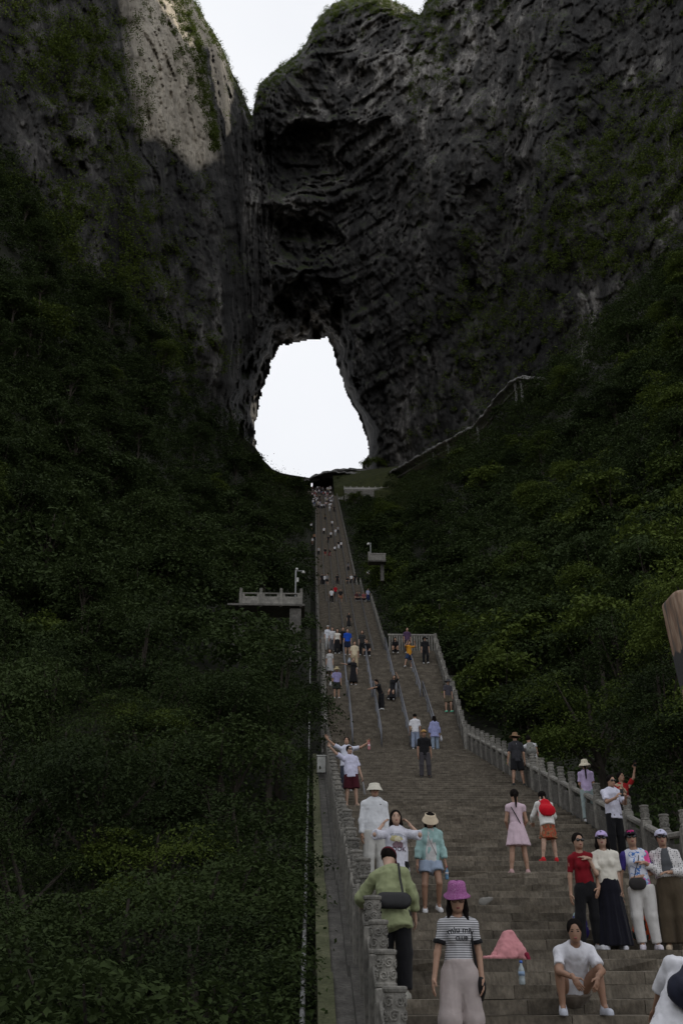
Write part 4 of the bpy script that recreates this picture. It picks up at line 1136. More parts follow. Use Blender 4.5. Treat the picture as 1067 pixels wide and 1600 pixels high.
# ------------------------------------------------------------------ carved stone pillar at the right
def pillar_mat():
    m, n, l, b = nmat('banded_pillar_stone')
    tc = n.new('ShaderNodeTexCoord'); sp = n.new('ShaderNodeSeparateXYZ'); l.new(tc.outputs['Object'], sp.inputs[0])
    no = n.new('ShaderNodeTexNoise'); no.inputs['Scale'].default_value = 2.2; no.inputs['Detail'].default_value = 8
    mp = n.new('ShaderNodeMapping'); mp.inputs['Scale'].default_value = (2.5, 2.5, 0.5); l.new(tc.outputs['Object'], mp.inputs[0]); l.new(mp.outputs[0], no.inputs['Vector'])
    tan = ramp(n, [(0.35, (0.10, 0.09, 0.08)), (0.5, (0.24, 0.15, 0.10)), (0.66, (0.36, 0.27, 0.2))]); l.new(no.outputs['Fac'], tan.inputs['Fac'])
    ad = n.new('ShaderNodeMath'); ad.operation = 'MULTIPLY_ADD'; ad.inputs[1].default_value = 0.5; l.new(no.outputs['Fac'], ad.inputs[0]); l.new(sp.outputs['Z'], ad.inputs[2])
    band = ramp(n, [(0.0, (0, 0, 0)), (0.01, (1, 1, 1))])
    mr = n.new('ShaderNodeMapRange'); mr.inputs['From Min'].default_value = 5.05; mr.inputs['From Max'].default_value = 6.0; l.new(ad.outputs[0], mr.inputs['Value']); mr.clamp = False
    rr = n.new('ShaderNodeValToRGB'); rr.color_ramp.interpolation = 'LINEAR'
    for e in list(rr.color_ramp.elements)[1:]: pass
    rr.color_ramp.elements[0].position = 0.0; rr.color_ramp.elements[0].color = (0, 0, 0, 1)
    rr.color_ramp.elements[1].position = 0.05; rr.color_ramp.elements[1].color = (1, 1, 1, 1)
    e = rr.color_ramp.elements.new(0.95); e.color = (1, 1, 1, 1); e = rr.color_ramp.elements.new(1.0); e.color = (0, 0, 0, 1)
    l.new(mr.outputs[0], rr.inputs['Fac'])
    mx = n.new('ShaderNodeMix'); mx.data_type = 'RGBA'; l.new(rr.outputs['Color'], mx.inputs[0]); l.new(tan.outputs['Color'], mx.inputs[6]); mx.inputs[7].default_value = (0.045, 0.044, 0.045, 1)
    l.new(mx.outputs[2], b.inputs['Base Color']); b.inputs['Roughness'].default_value = 0.85
    bp = n.new('ShaderNodeBump'); bp.inputs['Strength'].default_value = 0.5; bp.inputs['Distance'].default_value = 0.04; l.new(no.outputs['Fac'], bp.inputs['Height']); l.new(bp.outputs[0], b.inputs['Normal'])
    return m
def build_pillar():
    Yp = 25.0; top = at(1035, 929, Yp); base_z = 2.2; Ht = top[2] - base_z
    n = 48; V = []; Fc = []
    zs = list(np.linspace(0, Ht - 0.3, 26)) + [Ht - 0.14, Ht - 0.10, Ht - 0.06, Ht - 0.025, Ht]
    for z in zs:
        c = max(0, z - (Ht - 0.14)) / 0.14; sc = 1 - 0.14 * (1 - math.sqrt(max(0, 1 - min(c, 1) ** 2)))
        for k in range(n):
            a = 2 * math.pi * k / n; ca, sa = math.cos(a), math.sin(a)
            q = 0.62 / (abs(ca) ** 9 + abs(sa) ** 9) ** (1 / 9)
            V.append((q * ca * sc, q * sa * sc, z))
    V = np.array(V); V[:, :2] *= (1 + 0.025 * fbm(V / 0.9, 4, 4))[:, None]
    for i in range(len(zs) - 1):
        for k in range(n): Fc.append((i * n + k, i * n + (k + 1) % n, (i + 1) * n + (k + 1) % n, (i + 1) * n + k))
    Fc.append(tuple((len(zs) - 1) * n + k for k in range(n)))
    o = link('stone_pillar', mesh_from('stone_pillar', V, Fc, True), pillar_mat())
    tilt = math.radians(-5.0)
    o.location = (top[0] + 0.70 + Ht * math.sin(-tilt), Yp, base_z); o.rotation_euler = (0, tilt, 0)
    tag(o, 'tall tan stone pillar with a dark band beside the right balustrade', 'pillar')
build_pillar()
# ------------------------------------------------------------------ people: smooth blended solids turned into one continuous surface
def nets(d, lo, h):
    s = d < 0
    c = [s[i:s.shape[0] - 1 + i, j:s.shape[1] - 1 + j, k:s.shape[2] - 1 + k] for i in (0, 1) for j in (0, 1) for k in (0, 1)]
    cnt = sum(q.astype(np.uint8) for q in c)
    act = (cnt > 0) & (cnt < 8)
    I = np.argwhere(act)
    if len(I) == 0: return np.zeros((0, 3)), np.zeros((0, 4), int)
    ids = np.full(act.shape, -1, np.int64); ids[act] = np.arange(len(I))
    off = np.array([(i, j, k) for i in (0, 1) for j in (0, 1) for k in (0, 1)])
    val = np.stack([d[I[:, 0] + o[0], I[:, 1] + o[1], I[:, 2] + o[2]] for o in off], 1)
    acc = np.zeros((len(I), 3)); n = np.zeros(len(I))
    for a in range(8):
        for b in range(a + 1, 8):
            if np.abs(off[a] - off[b]).sum() != 1: continue
            m = (val[:, a] < 0) != (val[:, b] < 0)
            t = np.where(m, val[:, a] / np.where(m, val[:, a] - val[:, b], 1), 0)
            acc += np.where(m[:, None], off[a] + t[:, None] * (off[b] - off[a]), 0); n += m
    V = (I + acc / n[:, None]) * h + lo
    Q = []
    for ax in range(3):
        u, w = [(1, 2), (2, 0), (0, 1)][ax]
        sl0 = [slice(None)] * 3; sl1 = [slice(None)] * 3; sl0[ax] = slice(0, -1); sl1[ax] = slice(1, None)
        A, B = s[tuple(sl0)], s[tuple(sl1)]
        E = np.argwhere(A != B)
        E = E[(E[:, u] > 0) & (E[:, w] > 0) & (E[:, u] < act.shape[u]) & (E[:, w] < act.shape[w])]
        if len(E) == 0: continue
        def cell(du, dw):
            e = E.copy(); e[:, u] += du; e[:, w] += dw; return ids[e[:, 0], e[:, 1], e[:, 2]]
        q = np.stack([cell(-1, -1), cell(0, -1), cell(0, 0), cell(-1, 0)], 1)
        fl = ~A[E[:, 0], E[:, 1], E[:, 2]]
        q[fl] = q[fl][:, ::-1]
        Q.append(q)
    return V, np.concatenate(Q)

V3 = lambda *a: np.array(a, float)
def nz(v): v = np.asarray(v, float); return v / (np.linalg.norm(v) + 1e-12)
def cap(a, b, ra, rb=None, k=0.02, cuts=()): return dict(t='cap', a=np.asarray(a, float), b=np.asarray(b, float), ra=ra, rb=ra if rb is None else rb, k=k, cuts=cuts)
def ecap(a, b, ra, rb, n, flat, k=0.03, cuts=()): return dict(t='cap', a=np.asarray(a, float), b=np.asarray(b, float), ra=ra, rb=rb, k=k, n=nz(n), flat=flat, cuts=cuts)
def ell(c, R, rad, k=0.015, sub=False): return dict(t='ell', c=np.asarray(c, float), R=np.asarray(R, float), rad=np.asarray(rad, float), k=k, sub=sub)
def cut(p, n): return dict(t='cut', p=np.asarray(p, float), n=nz(n))
def skirt(top, bot, rt, rb, flat=0.8, folds=0.0, nf=9, k=0.02, n=(0, 1, 0), seed=0, pw=1.0): return dict(t='skirt', a=np.asarray(top, float), b=np.asarray(bot, float), rt=rt, rb=rb, flat=flat, folds=folds, nf=nf, k=k, n=nz(n), seed=seed, pw=pw)
EYE3 = np.eye(3)

def solid(prims, h, wrinkle=0.0, wscale=9.0, seed=0, zs=0.55):
    lo = np.full(3, 1e9); hi = -lo
    for p in prims:
        if p['t'] == 'cap': r = max(p['ra'], p['rb']); L = np.minimum(p['a'], p['b']) - r; H = np.maximum(p['a'], p['b']) + r
        elif p['t'] == 'ell' and not p['sub']: r = p['rad'].max(); L = p['c'] - r; H = p['c'] + r
        elif p['t'] == 'skirt': r = max(p['rt'], p['rb']) + p['folds']; L = np.minimum(p['a'], p['b']) - r; H = np.maximum(p['a'], p['b']) + r
        else: continue
        lo = np.minimum(lo, L); hi = np.maximum(hi, H)
    lo = lo - 2.5 * h; hi = hi + 2.5 * h
    ax = [np.arange(lo[i], hi[i] + h, h, dtype=np.float32) for i in range(3)]
    d = np.full([len(a) for a in ax], 1.0, np.float32)
    for p in prims:
        if p['t'] == 'cut':
            g = sum((ax[i] - p['p'][i]).reshape([-1 if j == i else 1 for j in range(3)]) * p['n'][i] for i in range(3))
            d = np.maximum(d, g.astype(np.float32)); continue
        if p['t'] == 'cap': r = max(p['ra'], p['rb']) + p['k'] + 2 * h; L = np.minimum(p['a'], p['b']) - r; H = np.maximum(p['a'], p['b']) + r
        elif p['t'] == 'ell': r = p['rad'].max() + p['k'] + 2 * h; L = p['c'] - r; H = p['c'] + r
        else: r = max(p['rt'], p['rb']) + p['folds'] + p['k'] + 2 * h; L = np.minimum(p['a'], p['b']) - r; H = np.maximum(p['a'], p['b']) + r
        sl = tuple(slice(max(0, int((L[i] - lo[i]) / h)), max(0, int((H[i] - lo[i]) / h) + 2)) for i in range(3))
        if any(x.stop <= x.start for x in sl): continue
        G = np.stack(np.meshgrid(*[ax[i][sl[i]] for i in range(3)], indexing='ij'), -1)
        if G.size == 0: continue
        if p['t'] == 'cap':
            ab = p['b'] - p['a']; q = G - p['a'].astype(np.float32)
            t = np.clip((q @ ab.astype(np.float32)) / max(ab @ ab, 1e-9), 0, 1)
            q = q - t[..., None] * ab.astype(np.float32)
            if 'n' in p:
                cn = q @ p['n'].astype(np.float32); q = q + cn[..., None] * (p['n'] * (1 / p['flat'] - 1)).astype(np.float32)
            v = np.sqrt((q * q).sum(-1)) - (p['ra'] + (p['rb'] - p['ra']) * t)
            if 'n' in p: v = v * (0.5 + 0.5 * p['flat'])
            for (cp, cn_) in p['cuts']:
                v = np.maximum(v, (G - np.asarray(cp, np.float32)) @ np.asarray(nz(cn_), np.float32))
        elif p['t'] == 'ell':
            q = ((G - p['c'].astype(np.float32)) @ p['R'].T.astype(np.float32))
            k0 = np.sqrt(((q / p['rad']) ** 2).sum(-1)); k1 = np.sqrt(((q / p['rad'] ** 2) ** 2).sum(-1)) + 1e-9
            v = k0 * (k0 - 1) / k1
        else:
            ab = p['b'] - p['a']; q = G - p['a'].astype(np.float32); L2 = ab @ ab
            t = (q @ ab.astype(np.float32)) / L2; tc = np.clip(t, 0, 1)
            q = q - t[..., None] * ab.astype(np.float32)
            cn = q @ p['n'].astype(np.float32); sx = nz(np.cross(p['n'], ab)); cs = q @ sx.astype(np.float32)
            ang = np.arctan2(cn, cs)
            rr = p['rt'] + (p['rb'] - p['rt']) * tc ** p['pw'] + p['folds'] * tc * (np.sin(ang * p['nf'] + p['seed'] + 1.5 * tc) + 0.5 * np.sin(ang * (p['nf'] * 2 + 1) + 1.3 * p['seed']))
            v = (np.sqrt(cs ** 2 + (cn / p['flat']) ** 2) - rr) * (0.5 + 0.5 * p['flat'])
            Ls = math.sqrt(L2); v = np.maximum(v, np.maximum(-t * Ls, (t - 1) * Ls))
        v = v.astype(np.float32); cur = d[sl]; k = p['k']
        if p.get('sub'):
            v = -v; hh = np.maximum(k - np.abs(cur - v), 0) / k; d[sl] = np.maximum(cur, v) + hh * hh * k / 4
        else:
            hh = np.maximum(k - np.abs(cur - v), 0) / k; d[sl] = np.minimum(cur, v) - hh * hh * k / 4
    V, F = nets(d, lo, h)
    if wrinkle and len(V):
        a, b, c = V[F[:, 0]], V[F[:, 1]], V[F[:, 2]]; fn = np.cross(b - a, c - a)
        N = np.zeros_like(V)
        for q in range(4): np.add.at(N, F[:, q], fn)
        N /= np.linalg.norm(N, axis=1)[:, None] + 1e-12
        w = fbm(V * [wscale, wscale, wscale * zs] + seed * 3.1, 3, seed + 3, 0.55, True)
        V = V + N * (w * wrinkle)[:, None]
    return V, F

def rot(axis, deg):
    return np.array(Matrix.Rotation(math.radians(deg), 3, axis))

M_CACHE = {}
def ph(r, g, b, k=1.38):
    """colour of a shaded thing in the photo -> surface colour"""
    return tuple(min(0.85, c * k) for c in srgb(r, g, b))
def cloth(c, rough=0.9, key=None):
    kk = ('cloth', c, rough)
    if kk not in M_CACHE:
        m, n, l, b = nmat('cloth'); tc = n.new('ShaderNodeTexCoord')
        no = n.new('ShaderNodeTexNoise'); no.inputs['Scale'].default_value = 14; no.inputs['Detail'].default_value = 5
        l.new(tc.outputs['Object'], no.inputs['Vector'])
        r = ramp(n, [(0.3, tuple(x * 0.86 for x in c)), (0.7, c)]); l.new(no.outputs['Fac'], r.inputs['Fac']); l.new(r.outputs['Color'], b.inputs['Base Color'])
        b.inputs['Roughness'].default_value = rough; b.inputs['Specular IOR Level'].default_value = 0.15; b.inputs['Sheen Weight'].default_value = 0.08
        fo = n.new('ShaderNodeTexNoise'); fo.noise_type = 'RIDGED_MULTIFRACTAL'; fo.inputs['Scale'].default_value = 4.2; fo.inputs['Detail'].default_value = 2; fo.inputs['Distortion'].default_value = 0.7
        mpf = n.new('ShaderNodeMapping'); mpf.inputs['Scale'].default_value = (1.5, 1.5, 0.7); l.new(tc.outputs['Object'], mpf.inputs[0]); l.new(mpf.outputs[0], fo.inputs['Vector'])
        bp0 = n.new('ShaderNodeBump'); bp0.inputs['Strength'].default_value = 0.5; bp0.inputs['Distance'].default_value = 0.018; l.new(fo.outputs['Fac'], bp0.inputs['Height'])
        bp = n.new('ShaderNodeBump'); bp.inputs['Strength'].default_value = 0.35; bp.inputs['Distance'].default_value = 0.012; l.new(no.outputs['Fac'], bp.inputs['Height']); l.new(bp0.outputs[0], bp.inputs['Normal']); l.new(bp.outputs[0], b.inputs['Normal'])
        M_CACHE[kk] = m
    return M_CACHE[kk]
def skin_mat(c):
    kk = ('skin', c)
    if kk not in M_CACHE:
        m = simple('skin', c, tuple(x * 0.86 for x in c), rough=0.5, scale=9, bump=0.03, spec=0.4); M_CACHE[kk] = m
    return M_CACHE[kk]
SKIN = (0.40, 0.235, 0.16); SKIN_PALE = (0.47, 0.30, 0.22); SKIN_TAN = (0.31, 0.175, 0.115)
M_HAIR = simple('black_hair', (0.014, 0.011, 0.010), (0.006, 0.005, 0.005), rough=0.85, scale=40, bump=0.8, stretch=(1, 1, 0.1), dist=0.006, spec=0.05)
M_LENS = simple('dark_lens', (0.006, 0.006, 0.007), (0.004, 0.004, 0.004), rough=0.12, bump=0, spec=0.6)
M_BLACK = simple('black_leather', (0.013, 0.013, 0.015), (0.008, 0.008, 0.009), rough=0.5, scale=20, bump=0.15)
M_EYE = simple('eye_dark', (0.02, 0.013, 0.01), rough=0.2, bump=0)
M_LIPS = simple('lips', (0.30, 0.10, 0.09), rough=0.5, bump=0)

def skeleton(h, pose, sex):
    k = h / 1.72; P = dict(pose); J = {'k': k}
    Rt = rot('Z', P.get('twist', 0)) @ rot('Y', P.get('side', 0)) @ rot('X', P.get('lean', 0))
    J['Rt'] = Rt
    for s, nm in ((-1, 'l'), (1, 'r')):
        th, sh = P.get('l' + nm, ((s * .05, 0, -1), (s * .02, .04, -1)))
        hip = V3(s * .088 * k, 0, -.02 * k); kn = hip + nz(th) * .415 * k; an = kn + nz(sh) * .40 * k
        J['hip' + nm], J['kn' + nm], J['an' + nm] = hip, kn, an
    lift = -min(J['anl'][2], J['anr'][2]) + .075 * k
    for q in ('hipl', 'hipr', 'knl', 'knr', 'anl', 'anr'): J[q] = J[q] + V3(0, 0, lift)
    J['pel'] = V3(0, 0, lift)
    up = lambda z, x=0, y=0: J['pel'] + Rt @ V3(x * k, y * k, z * k)
    sw = .178 if sex == 'm' else .158
    J['waist'] = up(.13); J['chest'] = up(.37); J['neck'] = up(.52, 0, .012); J['ntop'] = up(.60, 0, -.012)
    Rh = rot('Z', P.get('hyaw', 0)) @ Rt @ rot('X', P.get('hpitch', 0)) @ rot('Y', P.get('hroll', 0)); J['Rh'] = Rh
    J['head'] = J['ntop'] + Rh @ V3(0, -.012, .095) * k
    for s, nm in ((-1, 'l'), (1, 'r')):
        sh = up(.455, s * sw, .01)
        ua, fa = P.get('a' + nm, ((s * .14, .03, -1), (s * .06, -.16, -1)))
        el = sh + nz(ua) * .285 * k; wr = el + nz(fa) * .245 * k
        J['sh' + nm], J['el' + nm], J['wr' + nm] = sh, el, wr
        J['fd' + nm] = nz(P.get('h' + nm, fa)); fd = J['fd' + nm]
        pn = P.get('p' + nm)
        if pn is None: pn = V3(-s, 0, 0) if abs(fd[2]) > 0.6 else V3(0, 0, -1)
        pn = np.asarray(pn, float); pn = nz(pn - fd * (pn @ fd)); J['pn' + nm] = pn
        yw = math.radians(P.get('fy' + nm, s * 9)); J['ft' + nm] = V3(math.sin(yw), -math.cos(yw), P.get('fp' + nm, 0.0))
    return J

def hand_prims(J, nm, s, curl):
    k = J['k']; w, f, n = J['wr' + nm], J['fd' + nm], J['pn' + nm]
    t = np.cross(n, f); 
    thumb = 1 if (t @ V3(0, -1, 0.3)) >= 0 else -1
    R = np.stack([f, t, n])
    pr = [cap(w - f * .03 * k, w + f * .02 * k, .026 * k, .027 * k, .02), ell(w + f * .055 * k, R, V3(.055, .041, .018) * k, .015)]
    for q, (o, L) in enumerate(((-.031, .07), (-.0105, .082), (.0105, .078), (.030, .06))):
        o = -o * thumb if False else o
        st = w + f * .092 * k + t * (o * k)
        c1 = math.radians(curl * 0.6); c2 = math.radians(curl * 1.5)
        d1 = f * math.cos(c1) + n * math.sin(c1) + t * (o * 1.2); d2 = f * math.cos(c2) + n * math.sin(c2) + t * (o * .8)
        m = st + nz(d1) * L * .5 * k; e = m + nz(d2) * L * .5 * k
        pr += [cap(st - f * .01 * k, m, .0098 * k, .009 * k, .006), cap(m, e, .009 * k, .0075 * k, .005)]
    b = w + f * .03 * k + t * thumb * .03 * k
    m = b + nz(f * .6 + t * thumb * .75 + n * .25) * .045 * k; e = m + nz(f * .95 + t * thumb * .2 + n * .3) * .035 * k
    pr += [cap(b, m, .014 * k, .011 * k, .012), cap(m, e, .011 * k, .0085 * k, .005)]
    return pr

def head_prims(J, h):
    k = J['k']; c = J['head']; R = J['Rh']
    k = k * 1.07; c = c + R @ V3(0, 0, .008) * k
    P = lambda x, y, z: c + R @ V3(x, y, z) * k
    E = lambda x, y, z, a, b, d, kk=.02, sub=False: ell(P(x, y, z), R.T, V3(a, b, d) * k, kk * k, sub)
    pr = [E(0, .015, .03, .074, .092, .090), E(0, -.02, -.03, .061, .072, .083, .03), E(0, -.04, -.083, .040, .040, .032, .03),
          cap(J['neck'] - (J['ntop'] - J['neck']) * .3, P(0, .015, -.05), .053 * k, .048 * k, .03)]
    if h <= .012:
        pr += [cap(P(0, -.088, .004), P(0, -.104, -.028), .009 * k, .0135 * k, .014 * k), E(.078, .008, -.008, .011, .02, .03, .008), E(-.078, .008, -.008, .011, .02, .03, .008),
               E(.034, -.098, .006, .02, .016, .012, .014, True), E(-.034, -.098, .006, .02, .016, .012, .014, True), E(0, -.088, -.062, .022, .012, .010, .008)]
    return pr, P, E

def person(px=None, py=None, label='', h=1.68, yaw=0, sex='f', pose=None, top=None, bottom=None, hair=('short',), hat=None, glasses=False, shoe=(0.6, 0.6, 0.6),
           skin=SKIN, vox=.013, face=True, pos=None, curl=(25, 25), group=None, belly=0.0, wrk=1.0, seed=None, template=False, z_add=0.0, shoe_h=0.0):
    """build one person standing at the photo pixel of the feet; returns the root and the skeleton"""
    pose = pose or {}; seed = seed if seed is not None else int((px or 1) * 7 + (py or 1)) % 997
    J = skeleton(h, pose, sex); k = J['k']; Rt = J['Rt']; fw = Rt @ V3(0, -1, 0); upv = Rt @ V3(0, 0, 1)
    pieces = []                                     # name, V, F, material, role
    fine = vox <= .014
    sk = skin_mat(skin)
    g = 1.06 if sex == 'm' else .96
    # ---- skin
    b = [ecap(J['pel'] - upv * .03, J['waist'], .13 * g * k, .112 * g * k, fw, .74), ecap(J['waist'], J['chest'] + upv * .04, .115 * g * k, .132 * g * k, fw, .68, .05),
         cap(J['shl'], J['shr'], .042 * g * k, None, .04), cap(J['neck'] - upv * .06, J['ntop'], .052 * g * k, .046 * g * k, .04)]
    for s, nm in ((-1, 'l'), (1, 'r')):
        b += [cap(J['sh' + nm], J['el' + nm], .047 * g * k, .037 * g * k, .03), cap(J['el' + nm], J['wr' + nm], .038 * g * k, .026 * g * k, .02),
              cap(J['hip' + nm], J['kn' + nm], .085 * k, .053 * k, .04), cap(J['kn' + nm], J['an' + nm], .052 * k, .034 * k, .02)]
        calf = J['kn' + nm] * .68 + J['an' + nm] * .32; leg = nz(J['an' + nm] - J['kn' + nm]); bk = nz(V3(0, 1, 0) - leg * leg[1])
        b += [cap(calf + bk * .014 * k - leg * .05 * k, calf + bk * .014 * k + leg * .07 * k, .046 * k, .04 * k, .03), cap(J['an' + nm], J['an' + nm] + J['ft' + nm] * .1 * k - V3(0, 0, .03), .034 * k, .028 * k, .02)]
    parts = [solid(b, max(vox, .014))]
    hp, HP, HE = head_prims(J, vox)
    parts.append(solid(hp, min(vox, .0085) if fine else vox))
    if fine:
        for s, nm, cc in ((-1, 'l', curl[0]), (1, 'r', curl[1])): parts.append(solid(hand_prims(J, nm, s, cc), .0065))
    else:
        for nm in 'lr': parts.append(solid([cap(J['wr' + nm], J['wr' + nm] + J['fd' + nm] * .14 * k, .03 * k, .022 * k)], vox))
    V = np.concatenate([q[0] for q in parts]); F = []; o = 0
    for q in parts: F.append(q[1] + o); o += len(q[0])
    pieces.append(('body', V, np.concatenate(F), sk, 'skin'))
    # ---- top
    def torso(e, flare=0.0, hem=-.12):
        hp_ = J['pel'] + upv * hem * k
        pr = [ecap(J['waist'], J['chest'] + upv * .05 * k, (.118 + belly) * g * k + e, .138 * g * k + e, fw, .70, .05), cap(J['shl'], J['shr'], .046 * g * k + e * .2, None, .05), cap(J['shl'], J['neck'], .042 * g * k + e * .15, .045 * g * k, .04), cap(J['shr'], J['neck'], .042 * g * k + e * .15, .045 * g * k, .04),
              ecap(hp_ - upv * .08, J['waist'], (.156 if hem < -.04 else .136) * k + e + flare + belly * .6, (.122 + belly) * g * k + e, fw, .76, .06)]
        if sex == 'f':
            for s in (-1, 1): pr.append(ell(J['chest'] + Rt @ V3(s * .062, -.075, -.03) * k, Rt.T, V3(.052, .045, .052) * k + e * .25, .05))
        return pr, hp_
    if top:
        e = top.get('e', .016); pr, hp_ = torso(e, top.get('flare', 0.0), top.get('hem', -.1))
        sl = top.get('sleeve', .6); es = top.get('es', e * 1.0)
        for s, nm in ((-1, 'l'), (1, 'r')):
            A, B, Cc = J['sh' + nm], J['el' + nm], J['wr' + nm]
            if sl <= 0: continue
            if sl <= 1:
                E_ = A + (B - A) * sl; dr = B - A
                pr.append(cap(A, E_ + nz(dr) * .04, .049 * g * k + es * .25, .043 * g * k + es * .85, .03, cuts=[(E_, dr)]))
            else:
                E_ = B + (Cc - B) * (sl - 1); dr = Cc - B
                pr += [cap(A, B, .049 * g * k + es * .25, .040 * g * k + es * .6, .03), cap(B, E_ + nz(dr) * .03, .040 * g * k + es * .6, .030 * g * k + es * .75, .025, cuts=[(E_, dr)])]
        pr.append(cut(hp_, -upv))
        nk = top.get('neck', .062)
        pr.append(ell(J['neck'] + upv * .025 * k + fw * top.get('neckf', .02) * k, EYE3, V3(nk, nk, nk) * k, .012, True))
        Vt, Ft = solid(pr, vox, .0095 * wrk * top.get('wr', 1.0), 7.0, seed)
        pieces.append((top.get('name', 'shirt'), Vt, Ft, top['m'] if 'm' in top else cloth(top['c']), 'top'))
        if top.get('open'):                          # inner shirt showing between open fronts
            pr, hp2 = torso(e + .012, 0, top.get('hem', -.1) + .05)
            pr = [q for q in pr if 'n' in q or q['t'] == 'ell']
            pr += [cut(hp2, -upv), ell(J['neck'] + upv * .03 * k + fw * .02, EYE3, V3(.07, .07, .07) * k, .012, True), cut(J['chest'] + fw * .02, -fw), cut(J['chest'] + Rt @ V3(.07, 0, 0) * k, Rt @ V3(1, 0, .12)), cut(J['chest'] - Rt @ V3(.07, 0, 0) * k, Rt @ V3(-1, 0, .12))]
            Vi, Fi = solid(pr, vox, .004, 9, seed + 1); pieces.append(('inner_shirt', Vi, Fi, cloth(top['open']), 'top2'))
    # ---- bottom
    if bottom:
        kind = bottom['kind']; e = bottom.get('e', .012)
        if kind in ('trousers', 'shorts'):
            wz = bottom.get('waist', .10)
            if top and top.get('hem', -.1) < -.04: wz = min(wz, .0)
            pr = [ecap(J['pel'] - V3(0, 0, .05 * k), J['pel'] + upv * wz * k, .138 * k + e + belly * .6, .124 * k + e + belly * .6, fw, .78, .05)]
            ln = bottom.get('len', 1.93 if kind == 'trousers' else .75); e2 = bottom.get('e2', e * 1.6)
            for nm in 'lr':
                A, B, Cc = J['hip' + nm], J['kn' + nm], J['an' + nm]
                if ln <= 1:
                    E_ = A + (B - A) * ln; pr.append(cap(A, E_ + nz(B - A) * .04, .092 * k + e * .8, .07 * k + e2, .05, cuts=[(E_, B - A)]))
                else:
                    E_ = B + (Cc - B) * (ln - 1)
                    pr += [cap(A, B, .09 * k + e * .8, .058 * k + (e + e2) / 2, .04), cap(B, E_ + nz(Cc - B) * .03, .058 * k + (e + e2) / 2, .044 * k + e2, .035, cuts=[(E_, Cc - B)])]
            pr.append(cut(J['pel'] + upv * wz * k, upv))
            Vb, Fb = solid(pr, vox, .007 * wrk, 7.0, seed + 5, .22)
        else:
            wz = bottom.get('waist', .13); tp = J['pel'] + upv * wz * k
            hem = bottom['hem']                      # height of the hem above the ground
            cen = (J['anl'] + J['anr'] + J['knl'] + J['knr']) / 4
            zb = hem * k; bt = V3(cen[0] * .8, cen[1] * .8, zb) if not bottom.get('straight') else V3(tp[0], tp[1], zb)
            pr = [skirt(tp, bt, bottom.get('rt', .118) * k + e, bottom.get('rb', .24) * k, bottom.get('flat', .8), bottom.get('folds', .012), bottom.get('nf', 8), .03, fw, seed, bottom.get('pw', .8))]
            pr.append(ecap(J['pel'] - V3(0, 0, .03), J['pel'] + upv * .06 * k, .142 * k + e, .128 * k + e, fw, .8, .05))
            Vb, Fb = solid(pr, vox, .004 * wrk, 6.0, seed + 5)
        pieces.append((bottom.get('name', 'skirt' if kind == 'skirt' else kind), Vb, Fb, bottom['m'] if 'm' in bottom else cloth(bottom['c']), 'bottom'))
    # ---- hair
    hv = vox if not fine else .010
    st_ = hair[0]
    if st_ != 'none':
        pr = [HE(0, .02, .036, .084, .100, .094, .02)]
        low = {'short': -.035, 'buzz': -.01}.get(st_, -.06)
        pr.append(HE(0, -.118, -.022, .077, .088, .125, .01, True))
        pr.append(cut(HP(0, 0, low), J['Rh'] @ V3(0, -.25, -1)))
        if st_ in ('short', 'buzz'): pr.append(HE(0, .0, -.06, .1, .075, .055, .01, True))
        L = hair[1] if len(hair) > 1 else .25
        if st_ == 'long':
            for s in (-1, 1):
                pr += [cap(HP(s * .066, .02, .01), HP(s * .078, .005, -.09), .03 * k, .028 * k, .02), cap(HP(s * .078, .005, -.09), HP(s * .078, .005, -.09) + V3(s * .012, -.012, -L) * k, .030 * k, .018 * k, .02)]
            pr.append(ecap(HP(0, .06, 0), HP(0, .085, -.05) + V3(0, .02, -L * .8), .07 * k, .06 * k, J['Rh'] @ V3(0, 1, 0), .5, .03))
        if st_ == 'pony':
            pr += [cap(HP(0, .1, .03), HP(0, .125, -.02), .03 * k, .028 * k, .02), cap(HP(0, .125, -.02), HP(0, .12, -.06) + V3(0, .035, -L) * k, .032 * k, .014 * k, .02)]
        if st_ == 'bob':
            for s in (-1, 1): pr.append(cap(HP(s * .066, .02, .02), HP(s * .074, .0, -.10), .03 * k, .026 * k, .02))
            pr.append(ecap(HP(0, .05, .0), HP(0, .07, -.10), .075 * k, .07 * k, J['Rh'] @ V3(0, 1, 0), .6, .03))
        if st_ == 'bun': pr.append(HE(0, .115, .0, .04, .035, .04, .02))
        # cuts must only affect the skull cap, so long strands are blended afterwards
        base = [q for q in pr[:1]] + [q for q in pr if q['t'] == 'cut' or q.get('sub')]
        extra = [q for q in pr[1:] if not (q['t'] == 'cut' or q.get('sub'))]
        Vh, Fh = solid(base + extra, hv, .003, 22, seed)
        if len(Vh): pieces.append(('hair', Vh, Fh, M_HAIR, 'hair'))
    # ---- shoes
    sm = cloth(shoe, .7) if not isinstance(shoe, bpy.types.Material) else shoe
    for s, nm in ((-1, 'l'), (1, 'r')):
        a = J['an' + nm]; f = nz(J['ft' + nm]); sole = a[2] - .075 * k
        u2 = nz(V3(0, 0, 1) - f * f[2])
        heel = a - f * .04 * k - u2 * .034 * k; toe = a + f * .14 * k - u2 * .040 * k
        pr = [cap(heel, toe, .044 * k, .040 * k, .02), cap(heel - u2 * .03 * k, toe - u2 * .03 * k, .046 * k, .043 * k, .01), cap(a - u2 * .02 * k, a + u2 * (.005 + shoe_h) * k - f * .008 * k, .042 * k, .040 * k, .03), cut(a - u2 * .0745 * k, -u2)]
        Vs, Fs = solid(pr, min(vox, .012)); pieces.append(('shoe', Vs, Fs, sm, 'shoe'))
